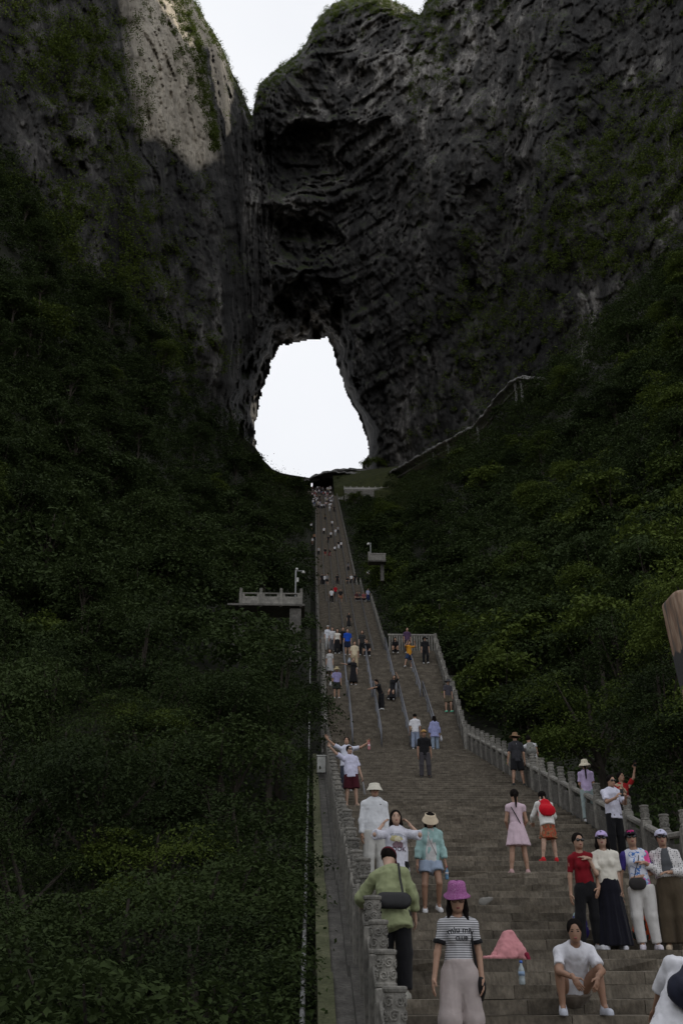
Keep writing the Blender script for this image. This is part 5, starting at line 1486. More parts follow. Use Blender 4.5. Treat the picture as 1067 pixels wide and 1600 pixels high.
    # ---- face
    if fine and face and not glasses:
        for s in (-1, 1):
            Ve, Fe = solid([HE(s * .033, -.0835, .004, .0145, .008, .0065, .002)], .004); pieces.append(('eye', Ve, Fe, M_EYE, 'face'))
            Ve, Fe = solid([cap(HP(s * .016, -.090, .023), HP(s * .050, -.078, .025), .004 * k, .0035 * k)], .004); pieces.append(('eyebrow', Ve, Fe, M_HAIR, 'face'))
    if fine and face:
        Ve, Fe = solid([HE(0, -.0935, -.0585, .021, .008, .0055, .002), HE(0, -.0925, -.067, .017, .008, .0065, .002)], .004); pieces.append(('mouth', Ve, Fe, M_LIPS, 'face'))
    if glasses:
        gm = M_LENS if glasses is True else glasses
        pr = [HE(s * .034, -.094, .004, .031, .010, .024, .003) for s in (-1, 1)] + [cap(HP(-.02, -.10, .010), HP(.02, -.10, .010), .005, None, .004)]
        for s in (-1, 1): pr.append(cap(HP(s * .062, -.088, .012), HP(s * .08, .0, .006), .004, .004, .004))
        Vg, Fg = solid(pr, .005 if fine else vox * .5); pieces.append(('sunglasses' if glasses is True else 'glasses', Vg, Fg, gm, 'face'))
    # ---- headwear
    if hat:
        hk, hc = hat[0], hat[1]; hm = hc if isinstance(hc, bpy.types.Material) else cloth(hc)
        hvx = .010 if fine else vox
        Rh = J['Rh']
        if hk == 'cap':
            pr = [HE(0, .014, .045, .091, .109, .088, .01), cut(HP(0, 0, .034), Rh @ V3(0, .12, -1)), ]
            V1, F1 = solid(pr, hvx)
            f2 = [ecap(HP(0, -.07, .052), HP(0, -.145, .034), .072 * k, .058 * k, Rh @ V3(0, -.25, 1), .13, .01)]
            V2, F2 = solid(f2, min(hvx, .008))
            pieces.append(('cap', np.concatenate([V1, V2]), np.concatenate([F1, F2 + len(V1)]), hm, 'hat'))
        elif hk in ('bucket', 'straw', 'visor', 'floppy'):
            prof = {'bucket': [(.02, .172), (.075, .168), (.092, .150), (.101, .085), (.105, .065), (.142, .028), (.144, .020), (.103, .052), (.096, .08), (.08, .14)],
                    'straw': [(.02, .150), (.07, .148), (.088, .13), (.102, .055), (.108, .045), (.165, .028), (.195, .018), (.195, .010), (.108, .032), (.095, .05), (.08, .12)],
                    'floppy': [(.02, .150), (.07, .147), (.09, .13), (.104, .055), (.11, .04), (.155, .005), (.18, -.04), (.178, -.046), (.11, .025), (.096, .05), (.08, .12)],
                    'visor': [(.089, .105), (.098, .10), (.106, .065), (.110, .055), (.150, -.002), (.153, -.012), (.108, .04), (.1, .06), (.088, .098)]}[hk]
            mb = MB(); n = 28; 
            for (r0, z0) in prof: pass
            Vv = []
            rs = np.random.default_rng(seed)
            for q, (r0, z0) in enumerate(prof):
                for a in range(n):
                    t = 2 * math.pi * a / n; dx, dy = math.cos(t), math.sin(t)
                    rr_ = r0; zz = z0
                    if r0 > .14: zz += .010 * math.sin(2 * t + seed) + .006 * math.sin(3 * t)
                    if hk == 'visor':
                        back = max(0.0, dy)
                        if r0 > .113: rr_ = r0 - (r0 - .11) * back * .9 + .012 * max(0, -dy); zz = z0 - .02 * max(0, -dy) + .05 * back
                    Vv.append(HP(dx * rr_ * .92, .012 + dy * rr_ * 1.08, zz - .0))
            Fv = [[q * n + a, q * n + (a + 1) % n, (q + 1) * n + (a + 1) % n, (q + 1) * n + a] for q in range(len(prof) - 1) for a in range(n)]
            if hk == 'visor': Fv += [[(len(prof) - 1) * n + a, (len(prof) - 1) * n + (a + 1) % n, (a + 1) % n, a] for a in range(n)]
            Fv = np.array(Fv)[:, ::-1]
            pieces.append((hk + '_hat' if hk != 'visor' else 'visor', np.array(Vv), Fv, hm, 'hat'))
    if template: return pieces, J
    if pos is None: pos = on_stairs(px, py)
    root = empty('person', (pos[0], pos[1], pos[2] + z_add), math.radians(yaw))
    tag(root, label, 'person', group)
    kids = {}
    for (nm, V, F, m, role) in pieces:
        if len(V) == 0: continue
        o = link(nm, mesh_from(nm, V, F, True), m, root); kids.setdefault(nm, o)
    J['root'] = root; J['kids'] = kids; J['HP'] = HP
    J['yaw'] = math.radians(yaw)
    return J
def wpos(J, p):
    """local point of a person -> world"""
    c, s = math.cos(J['yaw']), math.sin(J['yaw']); L = J['root'].location
    return Vector((L.x + p[0] * c - p[1] * s, L.y + p[0] * s + p[1] * c, L.z + p[2]))
def thing_at(J, name, V, F, m, label, cat, smooth=True):
    """a separate thing carried by a person, built in the person's own frame"""
    o = link(name, mesh_from(name, V, F, smooth), m)
    o.location = J['root'].location; o.rotation_euler = (0, 0, J['yaw'])
    return tag(o, label, cat)
def strap_pts(J, a_side, b_side, r=1.0):
    pass
# ------------------------------------------------------------------ the people near the camera
WHITE = ph(186, 186, 192); BLACK = (0.011, 0.011, 0.013)
def hang(s, out=.14, fwd=.03, f2=-.16, o2=.05): return ((s * out, fwd, -1), (s * o2, f2, -1))
def walk(a=.2, b=.25): return dict(ll=((-.06, -a, -1), (-.03, .10, -1)), lr=((.06, b * .4, -1), (.02, b, -1)))
def stripes_mat():
    m, n, l, b = nmat('striped_jersey'); tc = n.new('ShaderNodeTexCoord'); sp = n.new('ShaderNodeSeparateXYZ'); l.new(tc.outputs['Object'], sp.inputs[0])
    ml = n.new('ShaderNodeMath'); ml.operation = 'MULTIPLY'; ml.inputs[1].default_value = 2 * math.pi / 0.021; l.new(sp.outputs['Z'], ml.inputs[0])
    sn = n.new('ShaderNodeMath'); sn.operation = 'SINE'; l.new(ml.outputs[0], sn.inputs[0])
    r = ramp(n, [(0.34, (0.15, 0.15, 0.165)), (0.46, (0.56, 0.56, 0.58))])
    mm = n.new('ShaderNodeMath'); mm.operation = 'MULTIPLY_ADD'; mm.inputs[1].default_value = .5; mm.inputs[2].default_value = .5; l.new(sn.outputs[0], mm.inputs[0]); l.new(mm.outputs[0], r.inputs['Fac'])
    l.new(r.outputs['Color'], b.inputs['Base Color']); b.inputs['Roughness'].default_value = .9; b.inputs['Specular IOR Level'].default_value = .1
    return m
def blotch_mat(name, cols, scale, coords='Object'):
    m, n, l, b = nmat(name); tc = n.new('ShaderNodeTexCoord'); no = n.new('ShaderNodeTexNoise'); no.inputs['Scale'].default_value = scale; no.inputs['Detail'].default_value = 2
    l.new(tc.outputs[coords], no.inputs['Vector'])
    st_ = [(0.30 + 0.42 * i / max(1, len(cols)), c) for i, c in enumerate(cols)]
    r = ramp(n, st_); r.color_ramp.interpolation = 'CONSTANT'
    l.new(no.outputs['Fac'], r.inputs['Fac']); l.new(r.outputs['Color'], b.inputs['Base Color']); b.inputs['Roughness'].default_value = .9; b.inputs['Specular IOR Level'].default_value = .15
    return m
def lettering(J, host, text, size, center, colour, arc=0.0, name='lettering', off=.004, facing=-1):
    """flat letters laid on the front of a garment"""
    cu = bpy.data.curves.new('t', 'FONT'); cu.body = text; cu.size = size; cu.align_x = 'CENTER'; cu.offset = 0.0012; cu.resolution_u = 2
    ob = bpy.data.objects.new('t', cu); COL.objects.link(ob)
    dg = bpy.context.evaluated_depsgraph_get(); me = bpy.data.meshes.new_from_object(ob.evaluated_get(dg))
    bpy.data.objects.remove(ob); bpy.data.curves.remove(cu)
    bm = bmesh.new(); bm.from_mesh(me); bmesh.ops.triangulate(bm, faces=bm.faces[:]); bmesh.ops.subdivide_edges(bm, edges=[e for e in bm.edges if e.calc_length() > .02], cuts=1); 
    tree = BVHTree.FromPolygons([v.co[:] for v in host.data.vertices], [tuple(p.vertices) for p in host.data.polygons])
    fw = Vector(J['Rt'] @ V3(0, -1, 0)); up = Vector(J['Rt'] @ V3(0, 0, 1)); rt = Vector(J['Rt'] @ V3(1, 0, 0)) * (-facing)
    if facing > 0: fw = -fw; 
    c = Vector(center)
    for v in bm.verts:
        x, y = v.co.x, v.co.y
        if arc: th = x / arc; x, y = (arc + y) * math.sin(th), (arc + y) * math.cos(th) - arc
        p = c + rt * x + up * y
        hit = tree.ray_cast(p + fw * .5, -fw)
        v.co = (hit[0] + fw * off) if hit[0] is not None else p
    bm.to_mesh(me); bm.free(); me.materials.clear()
    return link(name, me, colour, J['root'])
def patch(J, host, center, rx, ry, colour, name='print', seed=0, off=.003):
    tree = BVHTree.FromPolygons([v.co[:] for v in host.data.vertices], [tuple(p.vertices) for p in host.data.polygons])
    fw = Vector(J['Rt'] @ V3(0, -1, 0)); up = Vector(J['Rt'] @ V3(0, 0, 1)); rt = Vector(J['Rt'] @ V3(1, 0, 0)); c = Vector(center)
    V = []; Fc = []; n = 18; R = 5
    for i in range(R + 1):
        for k in range(n):
            t = 2 * math.pi * k / n; q = i / R * (1 + .16 * math.sin(3 * t + seed) + .1 * math.sin(5 * t + 2 * seed))
            p = c + rt * rx * q * math.cos(t) + up * ry * q * math.sin(t); hit = tree.ray_cast(p + fw * .5, -fw)
            V.append((hit[0] + fw * off) if hit[0] is not None else p)
    for i in range(R):
        for k in range(n): Fc.append((i * n + k, i * n + (k + 1) % n, (i + 1) * n + (k + 1) % n, (i + 1) * n + k))
    return link(name, mesh_from(name, [tuple(v) for v in V], Fc), colour, J['root'])
def tube_thing(J, pts, r, m, name, label, cat, n=6):
    mb = MB(); mb.tube(pts, r, n); return thing_at(J, name, mb.v, mb.f, m, label, cat)
def strap_loop(J, side, e=.03, n=22, low=-.05, wide=.011):
    """cross-body strap: over one shoulder, down to the other hip"""
    Rt, pel, k = J['Rt'], J['pel'], J['k']; pts = []
    for i in range(n + 1):
        a = 2 * math.pi * i / n
        x = side * .085 * math.cos(a); z = .50 * (0.5 + 0.5 * math.cos(a)) + low * (0.5 - 0.5 * math.cos(a))
        xx = side * (.11 * math.cos(a)); rad = (.10 + e) * abs(math.sin(a)) * (1 if math.sin(a) < 0 else 1)
        y = -math.sin(a) * (.105 + e)
        pts.append(pel + Rt @ V3(xx * 1.25, y, z + .02) * k)
    return pts
def backpack(J, m, label, W=.3, H=.42, D=.16, zc=.30, fat=1.0, pocket=True):
    Rt, pel, k = J['Rt'], J['pel'], J['k']
    P = lambda x, y, z: pel + Rt @ V3(x, y, z) * k
    y0 = .125 + D * .5
    nb_ = Rt @ V3(0, 1, 0)
    prims = [ecap(P(0, y0, zc - H / 2 + W * .42), P(0, y0 - .02, zc + H / 2 - W * .36), W * .52, W * .40, nb_, D / W, .05)]
    prims += [ecap(P(sx * W * .28, y0, zc - H / 2 + .09), P(sx * W * .28, y0, zc - H / 2 + .13), .09, .09, nb_, .8, .06) for sx in (-1, 1)]
    if pocket: prims.append(ecap(P(-.05, y0 + D * .5, zc - H * .22), P(.05, y0 + D * .5, zc - H * .22), .075, .075, Rt @ V3(0, 1, 0), .5, .03))
    V, F = solid(prims, .014, .004, 9, 4)
    mb = MB()
    for s in (-1, 1):
        mb.tube([P(s * .08, y0 - .03, zc + H / 2 - .05), P(s * .10, .05, .535), P(s * .11, -.06, .50), P(s * .125, -.115, .36), P(s * .15, -.05, .18), P(s * .11, .12, .16), P(s * .08, .16, .2)], .016, 6)
    V2 = np.array(mb.v); o = len(V); mesh = mesh_from('backpack', np.concatenate([V, V2]), [tuple(f) for f in F] + [tuple(i + o for i in f) for f in mb.f], True)
    ob = link('backpack', mesh, m); ob.location = J['root'].location; ob.rotation_euler = (0, 0, J['yaw'])
    return tag(ob, label, 'backpack')
def phone(J, nm, label):
    w = J['wr' + nm] + J['fd' + nm] * .10; n = J['pn' + nm]; f = J['fd' + nm]; t = np.cross(n, f)
    c = w + n * .028; R = np.stack([t, n, f], 1); bx = MB(); bx.box((0, 0, 0), (.075, .009, .155), bev=.003)
    return thing_at(J, 'phone', (R @ np.array(bx.v).T).T + c + f * .03, bx.f, M_BLACK, label, 'phone', False)

# woman with the pink bucket hat, walking down towards us
M_TWEED = blotch_mat('mottled_pink_felt', [ph(112, 62, 104), ph(138, 86, 130), ph(124, 72, 114), ph(156, 116, 150)], 70)
J = person(726, 1694, 'woman in pink bucket hat and striped tee walking down the steps', 1.62, 3, 'f',
    dict(ll=((-.08, -.10, -1), (-.04, .12, -1)), lr=((.08, .04, -1), (.03, .22, -1)), al=((-.24, .0, -1), (-.20, -.22, -1)), ar=((.20, .06, -1), (.02, -.32, -1)), hpitch=10, hyaw=-6, lean=3),
    dict(m=stripes_mat(), e=.008, sleeve=.62, hem=.075, name='striped_tee', wr=.6), dict(kind='trousers', c=ph(152, 142, 140), e=.02, e2=.075, waist=.125, len=1.97, name='wide_trousers'),
    ('long', .12), ('bucket', M_TWEED), glasses=simple('tinted_lens', (0.17, 0.10, 0.075), rough=.2, bump=0), shoe=(.5, .48, .45), skin=SKIN, curl=(22, 26))
ink = cloth((0.012, 0.012, 0.014)); shirt = J['kids']['striped_tee']
lettering(J, shirt, 'miu miu', .078, J['chest'] + V3(.012, 0, .01), ink, .36); lettering(J, shirt, 'CLUB', .05, J['chest'] + V3(.012, 0, -.06), ink)
for nm in 'lr':
    A, B = J['sh' + nm], J['el' + nm]; E_ = A + (B - A) * .60; V, F = solid([cap(E_ - nz(B - A) * .03, E_ + nz(B - A) * .03, .0625, .0625, .005, cuts=[(E_ + nz(B - A) * .02, B - A), (E_ - nz(B - A) * .02, A - B)])], .011)
    link('sleeve_band', mesh_from('sleeve_band', V, F, True), ink, J['root'])
mb = MB(); cc = J['neck'] + V3(0, -.012, .008); mb.tube([cc + V3(.062 * math.cos(t), .058 * math.sin(t), .018 * math.sin(t)) for t in np.linspace(0, 2 * math.pi, 22)], .009, 6); mb.build('collar', ink, J['root'], smooth=True)
hip = J['pel'] + V3(.20, .07, -.12)
V, F = solid([ecap(hip + V3(0, -.10, 0), hip + V3(0, .10, 0), .10, .10, (1, 0, 0), .45, .04), ecap(hip + V3(0, 0, -.06), hip + V3(0, 0, .05), .10, .08, (1, 0, 0), .45, .05)], .013)
bag = thing_at(J, 'shoulder_bag', V, F, M_BLACK, 'black shoulder bag at the hip of the woman in pink hat', 'bag')
mb = MB(); mb.tube([hip + V3(-.02, -.08, .07), J['shr'] + V3(-.035, -.085, -.10), J['shr'] + V3(-.055, -.03, .065), J['shr'] + V3(-.05, .06, .0), hip + V3(-.02, .09, .07)], .012, 6); mb.build('strap', M_BLACK, bag)

# seated man in the white tee
J = person(899, 1597, 'man in white tee and grey shorts sitting on the steps with hands clasped', 1.60, 0, 'm',
    dict(lean=30, ll=((-.30, -.72, .50), (.02, .0, -1)), lr=((.30, -.72, .50), (.10, .0, -1)), al=((-.22, -.62, -.75), (.42, -.80, -.25)), ar=((.26, -.62, -.75), (-.42, -.80, -.25)),
         hl=(.35, -.5, -.8), hr=(-.3, -.35, -.9), pl=(.6, .5, -.3), pr=(-.6, .5, -.2), hpitch=-24, hyaw=-12),
    dict(c=WHITE, e=.022, sleeve=.7, hem=-.06, es=.02), dict(kind='shorts', c=ph(92, 84, 76), e=.02, len=.78, e2=.03), ('short',), shoe=ph(165, 168, 178), skin=SKIN_TAN, curl=(30, 30), shoe_h=.02)

# person at the lower right corner, seen from behind, white shirt and navy backpack
J = person(None, None, 'person in white shirt with navy backpack at the lower right corner', 1.70, 172, 'm', dict(lean=20, side=-30, al=hang(-1, .2), ar=((.3, -.5, -.7), (.1, -.7, -.5)), hpitch=10, ll=((-.1, -.3, -1), (-.05, .15, -1)), lr=((.1, -.2, -1), (.05, .1, -1))),
    dict(c=ph(190, 190, 195), e=.03, sleeve=1.0, hem=-.14), dict(kind='trousers', c=BLACK, e=.015), ('short',), shoe=(.3, .3, .3), pos=on_stairs(1068, 1800))
backpack(J, cloth(ph(32, 34, 46)), 'navy backpack on the person at the lower right corner', W=.30, H=.40)

# row of four women
J = person(922, 1491, 'woman in red tee, black trousers and sunglasses, first of the posing row', 1.57, 6, 'f',
    dict(side=-6, ll=((-.10, .0, -1), (-.06, .03, -1)), lr=((.02, -.02, -1), (.06, .05, -1)), al=hang(-1, .12, .04, -.06), ar=((.40, .06, -1), (-.16, -.46, -.85)), hr=(-.35, -.25, -.85), pr=(-.6, .7, 0), hroll=6, hpitch=-4),
    dict(c=ph(104, 16, 26), e=.006, sleeve=.75, hem=-.03, name='red_tee', wr=.7), dict(kind='trousers', c=BLACK, e=.006, e2=.03), ('short',), glasses=True, shoe=ph(170, 170, 175), skin=SKIN, curl=(20, 15))
J4 = J
J = person(962, 1494, 'woman in cream blouse, long black skirt and lilac cap, hand on her friend', 1.60, -8, 'f',
    dict(side=-4, al=((.0, -.42, -.9), (-.40, -.16, .85)), hl=(-.85, .1, .3), pl=(0, .5, -1), ar=hang(1, .10, .1, -.1), hroll=4, hpitch=-6, hyaw=-8),
    dict(c=ph(190, 186, 176), e=.020, sleeve=.82, hem=-.02, name='blouse', es=.026), dict(kind='skirt', c=ph(17, 17, 26), hem=.06, rb=.26, folds=.016, nf=9), ('long', .10), ('cap', ph(160, 145, 185)), glasses=True, shoe=ph(180, 180, 188), skin=SKIN_PALE, curl=(18, 22))
lettering(J, J['kids']['cap'], 'b', .05, J['HP'](0, -.09, .085), cloth((.02, .02, .04)), name='cap_emblem')
def sport_mat():
    m, n, l, b = nmat('sport_shirt'); tc = n.new('ShaderNodeTexCoord'); sp = n.new('ShaderNodeSeparateXYZ'); l.new(tc.outputs['Object'], sp.inputs[0])
    no = n.new('ShaderNodeTexNoise'); no.inputs['Scale'].default_value = 7.5; no.inputs['Detail'].default_value = 2; l.new(tc.outputs['Object'], no.inputs['Vector'])
    sx = n.new('ShaderNodeMath'); sx.operation = 'MULTIPLY_ADD'; sx.inputs[1].default_value = 1.6; l.new(sp.outputs['X'], sx.inputs[0]); l.new(no.outputs['Fac'], sx.inputs[2])
    r = ramp(n, [(0.0, ph(175, 178, 190)), (0.36, ph(60, 100, 160)), (0.40, ph(175, 178, 190)), (0.565, ph(110, 135, 170)), (0.60, ph(190, 70, 130))]); r.color_ramp.interpolation = 'CONSTANT'
    l.new(sx.outputs[0], r.inputs['Fac'])
    z = n.new('ShaderNodeMath'); z.operation = 'LESS_THAN'; z.inputs[1].default_value = .875; l.new(sp.outputs['Z'], z.inputs[0])
    mx = n.new('ShaderNodeMix'); mx.data_type = 'RGBA'; l.new(z.outputs[0], mx.inputs[0]); l.new(r.outputs['Color'], mx.inputs[6]); mx.inputs[7].default_value = (*ph(28, 78, 150), 1)
    ax = n.new('ShaderNodeMath'); ax.operation = 'ABSOLUTE'; l.new(sp.outputs['X'], ax.inputs[0])
    g2 = n.new('ShaderNodeMath'); g2.operation = 'GREATER_THAN'; g2.inputs[1].default_value = .172; l.new(ax.outputs[0], g2.inputs[0])
    mx2 = n.new('ShaderNodeMix'); mx2.data_type = 'RGBA'; l.new(g2.outputs[0], mx2.inputs[0]); l.new(mx.outputs[2], mx2.inputs[6]); mx2.inputs[7].default_value = (*ph(40, 28, 98), 1)
    l.new(mx2.outputs[2], b.inputs['Base Color']); b.inputs['Roughness'].default_value = .8
    return m
J = person(1008, 1490, 'woman in blue, white and pink sports shirt and white trousers with dark cap', 1.62, -10, 'f',
    dict(side=-5, ll=((-.05, -.05, -1), (.10, .05, -1)), lr=((.06, .0, -1), (.10, .05, -1)), al=hang(-1, .3, .1, -.1), ar=((.22, .05, -1), (-.72, -.55, -.25)), hr=(-.9, -.3, -.1), pr=(0, .4, -1), hpitch=-8),
    dict(m=sport_mat(), e=.012, sleeve=.7, hem=-.08, name='sports_shirt'), dict(kind='trousers', c=ph(180, 178, 176), e=.028, e2=.02), ('pony', .28), ('cap', ph(28, 24, 32)), glasses=True, shoe=ph(185, 180, 188), skin=SKIN, curl=(25, 30), shoe_h=.02)
lettering(J, J['kids']['cap'], 'Style', .055, J['HP'](0, -.09, .072), cloth(ph(175, 40, 110)), name='cap_lettering')
V, F = solid([ecap(J['pel'] + V3(-.10, -.16, .02), J['pel'] + V3(-.02, -.17, .02), .085, .085, (0, 1, 0), .5, .03)], .013)
bg = thing_at(J, 'handbag', V, F, cloth(ph(46, 44, 44)), 'small dark grey handbag on the woman in the sports shirt', 'bag')
mb = MB(); mb.tube([J['pel'] + V3(-.10, -.16, .10), J['chest'] + V3(.03, -.13, .02), J['shr'] + V3(-.08, -.03, .065), J['chest'] + V3(.06, .11, .0)], .006, 5); mb.build('strap', M_BLACK, bg)
def mesh_mat():
    m, n, l, b = nmat('openwork_knit'); tc = n.new('ShaderNodeTexCoord'); vo = n.new('ShaderNodeTexVoronoi'); vo.inputs['Scale'].default_value = 34; vo.inputs['Randomness'].default_value = .15
    l.new(tc.outputs['Object'], vo.inputs['Vector']); r = ramp(n, [(0.30, ph(70, 70, 75)), (0.36, ph(176, 174, 174))]); l.new(vo.outputs['Distance'], r.inputs['Fac']); l.new(r.outputs['Color'], b.inputs['Base Color']); b.inputs['Roughness'].default_value = .9
    return m
J = person(1052, 1488, 'woman in white openwork shawl, brown trousers and pale cap at the end of the row', 1.62, -14, 'f',
    dict(side=-3, al=((.05, -.45, -.9), (-.6, -.35, .45)), hl=(-.9, -.1, .2), pl=(0, .4, -1), ar=((.25, -.25, -1), (-.75, -.5, -.05)), hpitch=-6),
    dict(m=mesh_mat(), e=.030, sleeve=1.75, hem=.12, name='shawl', open=ph(74, 76, 80), es=.03), dict(kind='trousers', c=ph(70, 61, 49), e=.03, e2=.06, waist=.13), ('short',), ('cap', ph(172, 172, 192)), glasses=True, shoe=ph(160, 145, 125), skin=SKIN, curl=(25, 25), belly=.015)
lettering(J, J['kids']['cap'], 'o', .045, J['HP'](0, -.09, .08), cloth(ph(90, 95, 110)), name='cap_emblem')
V, F = solid([ecap(J['pel'] + V3(0, 0, .02), J['waist'] + V3(0, 0, .06), .155, .145, (0, 1, 0), .76, .03)], .014, .004); link('grey_tee', mesh_from('grey_tee', V, F, True), cloth(ph(74, 76, 80)), J['root'])

# bags on the step behind the row
def blob_thing(name, at_p, prims, m, label, cat, vox=.014, wr=.006, yaw=0):
    V, F = solid(prims, vox, wr, 9, 3); o = link(name, mesh_from(name, V, F, True), m); o.location = at_p; o.rotation_euler = (0, 0, yaw); return tag(o, label, cat)
p = on_stairs(997, 1472); blob_thing('bag', p, [ecap((0, 0, .10), (0, 0, .26), .14, .10, (0, 1, 0), .6)], blotch_mat('bag_cloth', [(0.02, 0.03, 0.03), ph(150, 60, 30), (0.03, 0.06, 0.06)], 6), 'orange and black bag on the step behind the posing row', 'bag')
p = on_stairs(908, 1477); blob_thing('bag', p, [ecap((0, 0, .12), (0, 0, .30), .12, .10, (0, 1, 0), .6)], blotch_mat('bag_cloth', [ph(40, 34, 96), ph(60, 50, 120), ph(130, 150, 150)], 6), 'purple and teal bag on the step behind the seated man', 'bag')

# man photographing with a phone and the woman with raised arm behind the row
J = person(966, 1346, 'man in white tee and sunglasses holding a phone in both hands', 1.76, 14, 'm',
    dict(al=((-.15, -.55, -.8), (.42, -.85, .25)), ar=((.15, -.5, -.8), (-.40, -.85, .28)), hl=(.3, -.6, .7), hr=(-.3, -.6, .7), pl=(.6, -.3, 0), pr=(-.6, -.3, 0), hyaw=4, hpitch=4),
    dict(c=ph(178, 178, 192), e=.03, sleeve=.8, hem=-.1, es=.03), dict(kind='trousers', c=BLACK, e=.02, e2=.04), ('short',), glasses=True, shoe=(.2, .2, .2), skin=SKIN, curl=(55, 55))
mid = (J['wrl'] + J['wrr']) / 2 + V3(0, -.07, .10); bx = MB(); bx.box(mid, (.08, .012, .16), bev=.003); thing_at(J, 'phone', bx.v, bx.f, M_BLACK, 'black phone held up by the man in white tee', 'phone', False)
J = person(986, 1322, 'woman in red and beige top raising a phone above her head', 1.60, 4, 'f',
    dict(al=((-.15, -.1, -1), (.35, -.5, -.6)), ar=((.55, -.25, .75), (.22, -.1, 1)), hr=(.0, -.2, 1), pr=(0, -1, 0), hpitch=-8, hyaw=22),
    dict(m=blotch_mat('red_beige_cloth', [ph(120, 24, 30), ph(140, 34, 36), ph(150, 130, 110)], 4.5), e=.016, sleeve=.8, hem=-.06), dict(kind='trousers', c=BLACK, e=.03, e2=.07), ('short',), shoe=(.05, .05, .05), curl=(30, 45))
phone(J, 'r', 'phone held up by the woman in red and beige')
V, F = solid([ecap(J['pel'] + V3(-.05, -.17, .12), J['pel'] + V3(.06, -.17, .12), .075, .075, (0, 1, 0), .45, .03)], .014)
bg = thing_at(J, 'handbag', V, F, cloth(ph(120, 95, 95)), 'small mauve handbag on the woman in red and beige', 'bag')
mb = MB(); mb.tube([J['pel'] + V3(.05, -.16, .18), J['chest'] + V3(-.02, -.14, .0), J['shl'] + V3(.07, -.03, .07), J['chest'] + V3(-.06, .11, .0)], .006, 5); mb.build('strap', M_BLACK, bg)

# lilac tee with white hat
J = person(920, 1289, 'woman in lilac tee, white hat and pale jeans with long ponytail', 1.62, 168, 'f',
    dict(ll=((-.05, -.10, -1), (-.02, .1, -1)), lr=((.05, .05, -1), (.02, .12, -1)), al=((-.12, -.1, -1), (.2, -.5, -.6)), ar=((.12, -.1, -1), (-.2, -.5, -.6))),
    dict(c=ph(160, 145, 175), e=.018, sleeve=.8, hem=-.06), dict(kind='trousers', c=ph(126, 138, 138), e=.018, e2=.03), ('pony', .34), ('floppy', ph(176, 168, 150)), shoe=(.5, .5, .52), face=False)

# pink dress
J = person(812, 1367, 'woman in pink short sleeved dress seen from behind', 1.60, 178, 'f',
    dict(ll=((-.10, -.04, -1), (-.10, .06, -1)), lr=((.10, .04, -1), (.12, .08, -1)), al=((-.2, -.1, -1), (.2, -.55, -.5)), ar=((.2, -.1, -1), (-.2, -.55, -.5)), hpitch=12),
    dict(c=ph(178, 158, 168), e=.006, sleeve=.32, hem=-.02, name='bodice', wr=.6), dict(kind='skirt', c=ph(178, 158, 168), hem=.58, rb=.255, rt=.115, folds=.014, nf=7, name='skirt', straight=True), ('pony', .22), shoe=ph(160, 130, 130), skin=SKIN, face=False)
tube_thing(J, strap_loop(J, 1, .01), .010, M_BLACK, 'bag_strap', 'thin black bag strap across the back of the pink dress', 'strap')

# red backpack
J = person(864, 1357, 'woman in white jacket and floral skirt climbing with a red backpack', 1.60, 184, 'f',
    dict(lean=24, side=0, ll=((-.14, -.25, -1), (-.05, .12, -1)), lr=((.10, .12, -1), (.16, .12, -1)), al=((-.35, -.3, -.9), (.2, -.8, -.4)), ar=((.35, -.3, -.9), (-.2, -.8, -.4)), hpitch=12, hyaw=-18),
    dict(c=ph(185, 185, 182), e=.026, sleeve=1.85, hem=-.10, name='jacket'), dict(kind='skirt', m=blotch_mat('floral_cloth', [ph(100, 74, 58), ph(140, 60, 42), ph(120, 90, 66), ph(84, 62, 50)], 16), hem=.52, rb=.20, folds=.01, waist=.05), ('pony', .30), shoe=ph(165, 22, 30), skin=SKIN_PALE, face=False)
backpack(J, cloth(ph(165, 14, 30)), 'bright red backpack on the woman in white jacket', W=.29, H=.40, D=.11)

# hat man in black and companion with grey backpack
J = person(808, 1232, 'man in dark tee, black shorts and straw hat climbing the steps', 1.78, 182, 'm',
    dict(ll=((-.14, .0, -1), (-.12, .05, -1)), lr=((.10, .06, -1), (.10, .10, -1)), al=((-.22, .05, -1), (-.1, -.2, -1)), ar=((.25, .05, -1), (.15, -.2, -1))),
    dict(c=ph(46, 46, 50), e=.03, sleeve=.85, hem=-.1), dict(kind='shorts', c=BLACK, e=.02, len=.85, e2=.04), ('short',), ('straw', ph(112, 88, 66)), shoe=(.03, .03, .03), skin=SKIN, face=False)
lettering(J, J['kids']['shirt'], 'i', .06, J['chest'] + V3(0, 0, .08), cloth(WHITE), facing=1, name='back_logo')
J = person(835, 1230, 'man in white vest and grey trousers with a grey backpack', 1.70, 170, 'm',
    dict(lean=8, side=8, ll=((-.12, -.02, -1), (-.20, .05, -1)), lr=((.02, .1, -1), (-.12, .1, -1)), al=((-.2, -.1, -1), (.1, -.5, -.8)), ar=((.3, -.2, -1), (.1, -.5, -.8))),
    dict(c=ph(178, 178, 180), e=.014, sleeve=.18, hem=-.05), dict(kind='trousers', c=ph(134, 130, 122), e=.03, e2=.035), ('short',), shoe=ph(175, 175, 178), skin=SKIN, face=False)
backpack(J, cloth(ph(112, 112, 108)), 'grey backpack on the man in white vest', W=.30, H=.44)

